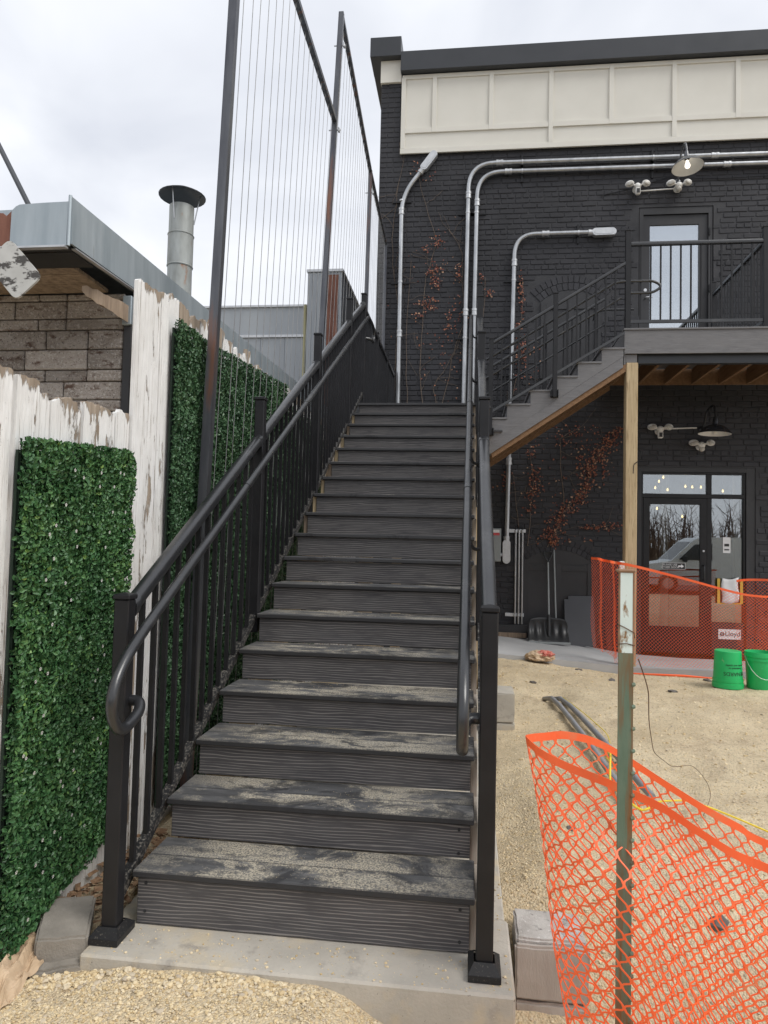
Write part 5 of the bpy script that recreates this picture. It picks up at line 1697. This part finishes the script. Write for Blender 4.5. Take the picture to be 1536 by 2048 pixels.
for j in range(nb):
    for i in range(nb):
        a = j*(nb+1)+i
        bg.f.append((a, a+1, a+nb+2, a+nb+1))
o = mk('bag', bg, M['kraft'], t)
sm = o.modifiers.new('thickness', 'SOLIDIFY'); sm.thickness = .002
t = thing('torn_bag', 'torn paper sack with red print lying on the edge of the walkway', 'paper sack', (2.12, 6.42, -.02))
crumple((2.11, 6.38, .03), .20, .17, .09, 11, 'kraft', t, 'sack', .45)
crumple((2.17, 6.33, .075), .13, .11, .05, 19, 'redpaper', t, 'printed_flap', .6)

# stones on the dirt
for k, (x, y, r_) in enumerate(((3.21, 4.69, .05), (3.75, 5.35, .05), (1.89, 4.82, .04), (2.72, 5.1, .035), (1.74, 1.15, .03), (2.55, 6.2, .05), (2.2, .45, .05), (1.95, .05, .045))):
    mb = MB()
    st_a = mb
    stone(mb, (x, y, gz(x, y)+r_*.15), r_, .55)
    mb.a = []
    mk('dark_rock', mb, M['rock'], label=['dark clod on the dirt left of the green buckets', 'dark clod on the dirt just behind the green buckets', 'dark clod near the buried pipes', 'small dark clod below the orange net', 'small dark clod beside the pad', 'dark clod at the edge of the walkway', 'dark clod behind the near orange net', 'dark clod low behind the near orange net'][k], cat='rock', group='dark clods on the dirt')

# buried pipes, rope, wire
pz = lambda x, y, d=.02: gz(x, y, False)+d
for k, (a, b) in enumerate((((1.95, 4.35), (2.10, 1.55)), ((2.02, 4.36), (2.24, 1.60)))):
    pts = [(lerp(a[0], b[0], q)+.02*math.sin(q*3), lerp(a[1], b[1], q), pz(lerp(a[0], b[0], q), lerp(a[1], b[1], q), .035 if q > .08 else .0)+.02*q) for q in [i/8 for i in range(9)]]
    o = mk('plastic_pipe', MB().tube(pts, .021, 10), M['pvc'], smooth=True, label=['left of two grey plastic pipes emerging from the dirt', 'right of two grey plastic pipes emerging from the dirt'][k], cat='pipe', group='grey pipes in the dirt')
rp = [(2.08, 4.05), (2.16, 3.4), (2.24, 2.8), (2.18, 2.4), (2.13, 2.15)]
pts = [(x, y, pz(x, y, .05)) for x, y in rp]
pts += [(1.80, .6, .50), (1.66, -.20, .76), (1.60, -.50, .735), (1.66, -.58, .70), (1.72, -.45, .665), (1.80, -.2, .60), (2.0, .1, .51), (2.25, .1, .42), (2.7, -.1, .28)]
mk('yellow_rope', MB().tube(bend(pts, .15, 5), .0032, 6), M['rope'], smooth=True, label='thin yellow rope snaking over the dirt and tied to the near orange net', cat='rope')
wp = [(1.64, -.64, 1.10), (1.70, -.5, 1.00), (1.80, -.1, .82), (2.02, .7, .50), (2.35, 1.6, .18), (2.62, 2.1, .06), (2.60, 1.7, .03), (2.45, 1.4, .0)]
mk('rusty_wire', MB().tube(bend(wp, .2, 5), .0016, 5), M['wirerust'], smooth=True, label='thin rusty wire trailing from the green steel post to the dirt', cat='wire')

# steel T post
tp = thing('steel_post', 'rusty green steel T post with white painted top holding the orange net', 'post', (1.613, -.62, -.3))
px_, py_ = 1.613, -.62
def tsec(z0, z1, w_=.0185, th=.0035, st_=.030):
    return MB().box((px_-w_, py_-th, z0), (px_+w_, py_+th, z1)).box((px_-.0035, py_+th+.0002, z0), (px_+.0035, py_+st_, z1))
mk('shaft', tsec(-.35, 1.112), M['postgreen'], tp)
mk('painted_top', tsec(1.1125, 1.318), M['postwhite'], tp)
mk('edge_rust', MB().box((px_-.0195, py_-.0039, 1.1126), (px_-.0155, py_+.0038, 1.318)).box((px_+.0155, py_-.0039, 1.1126), (px_+.0195, py_+.0038, 1.318)), M['rusty'], tp)
mk('mushroomed_head', MB().cbox((px_-.022, py_-.007, 1.3185), (px_+.022, py_+.032, 1.327), .003), M['rusty'], tp)
for k in range(24):
    z_ = -.2+k*.056
    if z_ > 1.08: break
    mk('stud', MB().lathe([(0, .006), (.004, .006), (.007, 0), (.007, -.004)], (px_+.0185, py_+.001, z_), 8, Matrix.Rotation(R(90), 3, 'Y')), M['postgreen'], tp)
mk('tie_wire', MB().tube([(px_-.021, py_-.005, 1.185), (px_-.005, py_-.006, 1.178), (px_+.019, py_-.005, 1.165), (px_+.024, py_+.01, 1.15)], .0014, 5).tube([(px_-.021, py_-.005, 1.135), (px_, py_-.0065, 1.137), (px_+.021, py_-.004, 1.132)], .0014, 5), M['wirerust'], tp)

# ------------------------------------------------------------------ orange safety nets
def net_mesh(P, ulen, vlen, cw, ch, w_, th, segs, node=0):
    """diamond mesh: P(u,v) -> Vector; u along, v down"""
    mb = MB()
    nu, nv = int(ulen/cw), int(vlen/(ch/2))
    e_ = .004
    def frame(u, v):
        p = P(u, v)
        du = P(min(u+e_, ulen), v)-P(max(u-e_, 0), v)
        dv = P(u, v+e_)-P(u, max(v-e_, 0))
        n_ = du.cross(dv)
        return p, (n_.normalized() if n_.length > 1e-9 else Vector((0, -1, 0)))
    for j in range(nv):
        for i in range(nu+1):
            u0 = (i+.5*(j % 2))*cw
            v0 = j*ch/2
            if u0 > ulen: continue
            for s_ in (-1, 1):
                u1 = u0+s_*cw/2
                if u1 < 0 or u1 > ulen: continue
                v1 = v0+ch/2
                secs = []
                for t_ in ([0, .3, .7, 1] if segs > 1 else [0, 1]):
                    uu = u0+(u1-u0)*t_
                    if segs > 1:      # strands bow so the holes look rounded
                        uu += s_*cw*.06*math.sin(t_*2*math.pi)*-1
                    p, n_ = frame(min(max(uu, 0), ulen), v0+(v1-v0)*t_)
                    secs.append((p, n_, (1.75 if (segs > 1 and t_ in (0, 1)) else 1)))
                d = (secs[-1][0]-secs[0][0])
                if d.length < 1e-5: continue
                d.normalize()
                vs = []
                for p, n_, k_ in secs:
                    sd_ = d.cross(n_).normalized()*w_*k_/2
                    vs += [p-sd_-n_*th/2, p+sd_-n_*th/2, p+sd_+n_*th/2, p-sd_+n_*th/2]
                fs = []
                for q in range(len(secs)-1):
                    for k in range(4):
                        fs.append((4*q+k, 4*q+(k+1) % 4, 4*q+4+(k+1) % 4, 4*q+4+k))
                mb.add(vs, fs)
    return mb
def band_mesh(P, ulen, h, th, n):
    mb = MB()
    vs = []
    for i in range(n+1):
        u = ulen*i/n
        p = P(u, 0)
        q = P(min(u+.01, ulen), 0)-P(max(u-.01, 0), 0)
        nr = Vector((q.y, -q.x, 0)).normalized()
        dn = Vector((0, 0, 1))
        b_ = P(u, h)
        t_ = p+Vector((0, 0, .004))
        vs += [t_-nr*th, t_+nr*th, b_+nr*th, b_-nr*th]
    fs = []
    for i in range(n):
        for k in range(4):
            fs.append((4*i+k, 4*i+(k+1) % 4, 4*i+4+(k+1) % 4, 4*i+4+k))
    mb.add(vs, fs)
    return mb
def path_fn(pts):
    pts = [Vector(p) for p in pts]
    # Catmull-Rom resample
    out_ = []
    for i in range(len(pts)-1):
        p0, p1, p2, p3 = pts[max(i-1, 0)], pts[i], pts[i+1], pts[min(i+2, len(pts)-1)]
        for k in range(10):
            t_ = k/10
            out_.append(.5*((2*p1)+(p2-p0)*t_+(2*p0-5*p1+4*p2-p3)*t_*t_+(3*p1-p0-3*p2+p3)*t_**3))
    out_.append(pts[-1])
    L = [0]
    for a, b in zip(out_, out_[1:]):
        L.append(L[-1]+(b-a).length)
    def f_(u):
        u = max(0, min(L[-1], u))
        import bisect
        i = min(len(L)-2, max(0, bisect.bisect_right(L, u)-1))
        t_ = (u-L[i])/max(1e-9, L[i+1]-L[i])
        return out_[i].lerp(out_[i+1], t_)
    return f_, L[-1]
npath = [(2.75, -.66, .36), (2.45, -.63, .43), (2.2, -.59, .50), (1.987, -.55, .573), (1.905, -.55, .603), (1.818, -.55, .652), (1.727, -.55, .707), (1.635, -.55, .745), (1.573, -.55, .769),
         (1.48, -.54, .798), (1.416, -.52, .822), (1.382, -.47, .838), (1.385, -.41, .832), (1.443, -.345, .824), (1.514, -.31, .822), (1.627, -.29, .79), (1.814, -.27, .678), (1.93, -.26, .61), (2.03, -.25, .56), (2.1, -.24, .52), (2.45, -.2, .40), (2.75, -.15, .33)]
fpath, plen = path_fn(npath)
def Pnear(u, v):
    p = fpath(u).copy()
    q = v/.9
    p.x += .155*q*sst(2.1, 1.35, p.x)+.022*math.sin(u*9+v*6)*q
    p.y += .018*math.sin(u*13+v*3)*min(1, v*5)
    if u < plen/2:
        p.y -= (.125*sst(.04, .24, v))*math.exp(-((p.x-1.615)/.26)**2)
    z_ = p.z-v
    g_ = gz(p.x, p.y, False)+.012
    if z_ < g_:
        p.y -= (g_-z_)*.4
        z_ = g_+.002*math.sin(u*50)
    p.z = z_
    return p
nt_ = thing('safety_net', 'near orange plastic safety net looped round the rusty green T post', 'safety net', (1.6, -.5, -.2))
mk('mesh', net_mesh(Pnear, plen, .98, .055, .053, .0038, .0022, 3), M['orange'], nt_)
mk('edge_band', band_mesh(Pnear, plen, .019, .0014, 150), M['orange'], nt_)

fp2, pl2 = path_fn([(2.72, 6.42, 1.27), (2.80, 6.33, 1.265), (2.86, 6.43, 1.25), (2.94, 6.33, 1.235), (3.00, 6.42, 1.225), (3.08, 6.36, 1.215), (3.24, 6.34, 1.185), (3.71, 6.32, 1.074), (4.186, 6.30, .951), (4.45, 6.28, .89), (4.62, 6.28, .872), (4.80, 6.3, .872), (5.6, 6.35, .93)])
def Pfar(u, v):
    p = fp2(u).copy()
    bot = .03 if p.x < 2.98 else -.11
    tot = p.z-(-.05 if p.x > 3 else .02+.06*sst(3.0, 2.7, p.x)*2)
    q = v/1.22
    p.y += .035*math.sin(u*6+q*5)*q
    p.x += .02*math.sin(q*7)*q
    if p.x < 3.0:
        p.x += (.05*q)*(1 if p.x > 2.85 else .4)
    p.z = p.z-tot*q
    return p
nt_ = thing('safety_net', 'far orange safety net strung from the timber post across the entrance', 'safety net', (4, 6.32, -.1))
mk('mesh', net_mesh(Pfar, pl2, 1.2, .042, .044, .0025, .0022, 1), M['orange'], nt_)
mk('edge_band', band_mesh(Pfar, pl2, .028, .002, 120), M['orange'], nt_)
fp3, pl3 = path_fn([(4.62, 6.95, 1.02), (4.8, 6.9, 1.04), (5.2, 6.8, 1.05), (5.7, 6.7, 1.05)])
def Pf3(u, v):
    p = fp3(u).copy()
    p.y += .05*math.sin(u*9+v*4)
    p.z -= v
    return p
nt_ = thing('safety_net', 'second piece of orange net behind at the right edge of the entrance', 'safety net', (5.2, 6.85, -.1))
mk('mesh', net_mesh(Pf3, pl3, 1.08, .042, .044, .0025, .0022, 1), M['orange'], nt_)
mk('edge_band', band_mesh(Pf3, pl3, .024, .002, 40), M['orange'], nt_)
mk('fallen_net_strap', MB().tube([(3.2, 6.28, gz(3.2, 6.28, False)+.03), (3.5, 6.22, gz(3.5, 6.2, False)+.03), (3.75, 6.15, gz(3.75, 6.15, False)+.035), (4.1, 6.12, gz(4.1, 6.1, False)+.02)], [.008, .014, .016, .006], 6), M['orange'], smooth=True, label='loose orange net edge lying on the dirt before the walkway', cat='net strap')

# ------------------------------------------------------------------ green buckets
def curve_text(mb, cx, cy, r_at, z_ref):
    """wrap flat text (x,z) round a vertical tapered wall, facing -y"""
    vs = []
    for (x, y, z_) in mb.v:
        rr = r_at(z_)+.0012-(y-cy)*0
        an = (x-cx)/rr
        off = -(y-cy)
        vs.append((cx+(rr+off)*math.sin(an), cy-(rr+off)*math.cos(an), z_))
    mb.v = vs
    return mb
def wrap_rot(mb, cx, cy, ang):
    m_ = Matrix.Translation((cx, cy, 0)) @ Matrix.Rotation(ang, 4, 'Z') @ Matrix.Translation((-cx, -cy, 0))
    mb.v = [tuple(m_ @ Vector(p)) for p in mb.v]
    return mb
bz = .022
cx, cy = 3.825, 4.98
t = thing('green_bucket', 'upturned green bucket with upside down lettering, left of the two', 'bucket', (cx, cy, bz), 'green buckets by the net')
prof = [(.001, .365), (.118, .365), (.1235, .360), (.136, .085), (.1425, .085), (.1425, .062), (.139, .060), (.139, .050), (.147, .048), (.147, .018), (.1445, .0), (.139, .0), (.135, .05), (.121, .35), (.001, .352)]
mk('shell', MB().lathe(prof, (cx, cy, bz), 40), M['green'], t, smooth=True)
r_at = lambda z_: .1235+(.136-.1235)*(.360-(z_-bz))/(.275)
for body, size, zc in (('MENARDS', .052, .150), ('Dedicated to', .026, .205), ('service and quality', .026, .232)):
    mb = curve_text(text_mb(body, size, (cx, cy, bz+zc), upside=True), cx, cy, r_at, 0)
    mk('lettering', wrap_rot(mb, cx, cy, R(14)), M['ink'], t)
cx2, cy2 = 4.135, 4.98
t = thing('green_bucket', 'upright open green bucket with wire handle at the right edge', 'bucket', (cx2, cy2, bz), 'green buckets by the net')
prof = [(.001, .002), (.118, .0), (.1235, .006), (.136, .28), (.1425, .28), (.1425, .303), (.139, .305), (.139, .318), (.147, .318), (.147, .350), (.1445, .365), (.139, .365), (.135, .32), (.121, .02), (.001, .016)]
mk('shell', MB().lathe(prof, (cx2, cy2, bz), 40), M['green'], t, smooth=True)
hp = [(cx2-.146, cy2, bz+.33)]+[(cx2+.152*math.cos(R(a)), cy2-.152*abs(math.sin(R(a)))**.8, bz+.33-.22*math.sin(R(a))) for a in range(170, 5, -15)]+[(cx2+.146, cy2, bz+.33)]
mk('wire_handle', MB().tube(hp, .0022, 6), M['galv2'], t, smooth=True)
for s_ in (-1, 1):
    mk('ear', MB().tube([(cx2+s_*.142, cy2, bz+.33), (cx2+s_*.152, cy2, bz+.33)], .014, 10), M['green'], t, smooth=True)

# ------------------------------------------------------------------ things against the wall
# snow shovel
t = thing('snow_shovel', 'black snow shovel with ribbed blade leaning on the blocked arch', 'shovel', (2.42, 8.3, walk_z(2.42, 8.3)))
wz = walk_z(2.42, 8.3)
bl = MB()
nu, nv = 40, 10
def blade(u, v):      # u across -1..1, v 0 bottom..1 top
    x = 2.425+.305*u*(1-.06*v)*(1 if v < .85 else 1-.10*(v-.85)/.15)
    rib = .012*math.sin(u*16+ (1.2*v if u < 0 else -1.2*v))*math.sin(math.pi*min(1, v*1.1))
    y = 8.22+.17*v+.07*math.sin(v*math.pi)-.07*(u*u)*.6+rib
    z_ = wz+.015+.36*v-.03*abs(u)**3*v
    return (x, y, z_)
for j in range(nv+1):
    for i in range(nu+1):
        bl.v.append(blade(-1+2*i/nu, j/nv))
for j in range(nv):
    for i in range(nu):
        a = j*(nu+1)+i
        bl.f.append((a, a+1, a+nu+2, a+nu+1))
o = mk('blade', bl, M['shovel'], t, smooth=True)
sm = o.modifiers.new('thickness', 'SOLIDIFY'); sm.thickness = .006
mk('wear_strip', MB().cbox((2.115, 8.165, wz+.002), (2.735, 8.19, wz+.035), .004), M['boxgrey'], t)
mk('socket', MB().tube([(2.435, 8.30, wz+.10), (2.437, 8.36, wz+.42)], .022, 10), M['shovel'], t, smooth=True)
mk('shaft', MB().tube([(2.437, 8.36, wz+.42), (2.440, 8.58, wz+1.20)], .0135, 10), M['boxgrey'], t, smooth=True)
mk('grip', MB().tube([(2.440, 8.58, wz+1.20), (2.41, 8.60, wz+1.26), (2.375, 8.62, wz+1.34), (2.39, 8.625, wz+1.36), (2.49, 8.625, wz+1.36), (2.505, 8.62, wz+1.34), (2.47, 8.60, wz+1.26), (2.441, 8.581, wz+1.205)], .011, 8), M['shovel'], t, smooth=True)
mk('broom_handle', MB().tube([(2.565, 8.45, wz+.02), (2.535, 8.645, wz+1.40)], .0125, 8), M['boxgrey'], smooth=True, label='thin dark pole leaning on the arch just right of the shovel handle', cat='pole')
pl_ = [(2.69, 0), (3.14, 0), (3.14, .74), (2.76, .73), (2.76, .68), (2.70, .68)]
m_board = pm('dark_grey_board', (.045, .046, .052), (.06, .062, .068), 2, (1,1,1), .5, 0, .05, 20, .002)
wzz = walk_z(2.9, 8.4)
mb = MB().prism(pl_, 1, 0, .012)
mb.v = [(x, 8.40+y+z_*.35, wzz+z_) for x, y, z_ in mb.v]
mk('leaning_board', mb, m_board, label='dark grey sheet with notched corner leaning on the wall beside the shovel', cat='board')
mk('base_plinth', MB().cbox((1.42, 8.55, walk_z(1.6, 8.6)-.02), (2.15, 8.684, .17), .006), M['blackpanel'], label='low black plinth along the foot of the brick wall by the stair', cat='plinth')
mk('wood_strip', MB().cbox((1.42, 8.49, walk_z(1.8, 8.5)-.01), (2.12, 8.545, .055), .004), M['oldwood'], label='weathered wood strip on the walkway before the black plinth', cat='plank')
# ================================================================== BEHIND THE VIEWPOINT (mirrored in the glass)
M['vanpaint'] = pm('white_van_paint', (.62, .64, .65), (.68, .70, .70), 2, (1,1,1), .3, 0, 0)
M['vanglass'] = pm('dark_van_glass', (.02, .022, .025), (.03, .032, .035), 2, (1,1,1), .08, 0, 0)
M['tyre'] = pm('tyre_rubber', (.02, .02, .02), (.03, .03, .03), 20, (1,1,1), .8, 0, .1, 60)
vz = -.115
t = thing('parked_van', 'white van parked behind the viewpoint, seen mirrored in the entrance door glass', 'van', (10, -6.8, vz))
prof = [(7.45, .35), (7.42, .75), (7.50, .98), (8.35, 1.12), (9.10, 1.86), (9.35, 1.98), (12.4, 2.02), (12.62, 1.85), (12.68, .40), (12.55, .30), (7.6, .28)]
mk('body', MB().prism([(x, z_+vz) for x, z_ in prof], 1, -7.65, -5.85), M['vanpaint'], t)
mk('windscreen', MB().add([(8.40, -7.55, 1.17+vz), (8.40, -5.95, 1.17+vz), (9.04, -6.02, 1.82+vz), (9.04, -7.48, 1.82+vz)], [(0, 1, 2, 3)]), M['vanglass'], t)
mk('side_window', MB().prism([(8.62, 1.18+vz), (9.15, 1.72+vz), (9.75, 1.76+vz), (9.75, 1.16+vz)], 1, -5.849, -5.835), M['vanglass'], t)
mk('door_mirror', MB().cbox((8.72, -5.83, 1.10+vz), (8.86, -5.62, 1.32+vz), .03), M['inkblack'], t)
mk('bumper', MB().cbox((7.36, -7.66, .30+vz), (7.60, -5.82, .55+vz), .03), M['inkblack'], t)
mk('headlight', MB().cbox((7.43, -6.10, .72+vz), (7.62, -5.842, .90+vz), .02), M['enamel'], t)
for x in (8.25, 11.7):
    for y in (-7.6, -5.92):
        wh = mk('wheel', MB().tube([(x, y-.1, .33+vz), (x, y+.1, .33+vz)], .33, 20), M['tyre'], t, smooth=True)
        mk('rim', MB().tube([(x, y-.105, .33+vz), (x, y+.105, .33+vz)], .19, 14), M['galv2'], wh, smooth=True)
rgt = random.Random(21)
tl_ = MB()
for k in range(900):
    x = rgt.uniform(-25, 75)
    y = -48+rgt.uniform(-5, 5)
    h_ = rgt.uniform(3.0, 6.5)
    top = Vector((x+rgt.uniform(-.6, .6), y, h_))
    tl_.tube([(x, y, -.3), (x+rgt.uniform(-.2, .2), y, h_*.5), top], [.10, .06, .01], 3, caps=False)
    for q in range(7):
        b_ = Vector((x, y, h_*rgt.uniform(.25, .9)))
        tl_.tube([b_, b_+Vector((rgt.uniform(-1.3, 1.3), rgt.uniform(-.5, .5), rgt.uniform(.3, 1.6)))], [.03, .006], 3, caps=False)
mk('far_wood', tl_, pm('bare_branches', (.10, .06, .04), (.17, .11, .075), 3, (1,1,1), .9, 0, 0), kind='stuff', label='bare brown wood far behind the viewpoint, seen mirrored in the door glass', cat='wood')
sc_ = MB()
for k in range(2600):
    x, y = rgt.uniform(-25, 75), -44+rgt.uniform(-2, 2)
    z_ = rgt.uniform(-.2, 2.6)*rgt.random()**.3
    sc_.tube([(x, y, z_-.4), (x+rgt.uniform(-.5, .5), y, z_+rgt.uniform(.3, .9))], [.09, .02], 3, caps=False)
mk('far_scrub', sc_, pm('brown_scrub', (.13, .075, .045), (.22, .14, .085), 3, (1,1,1), .9, 0, 0), kind='stuff', label='brown scrub along the foot of the far wood', cat='scrub')
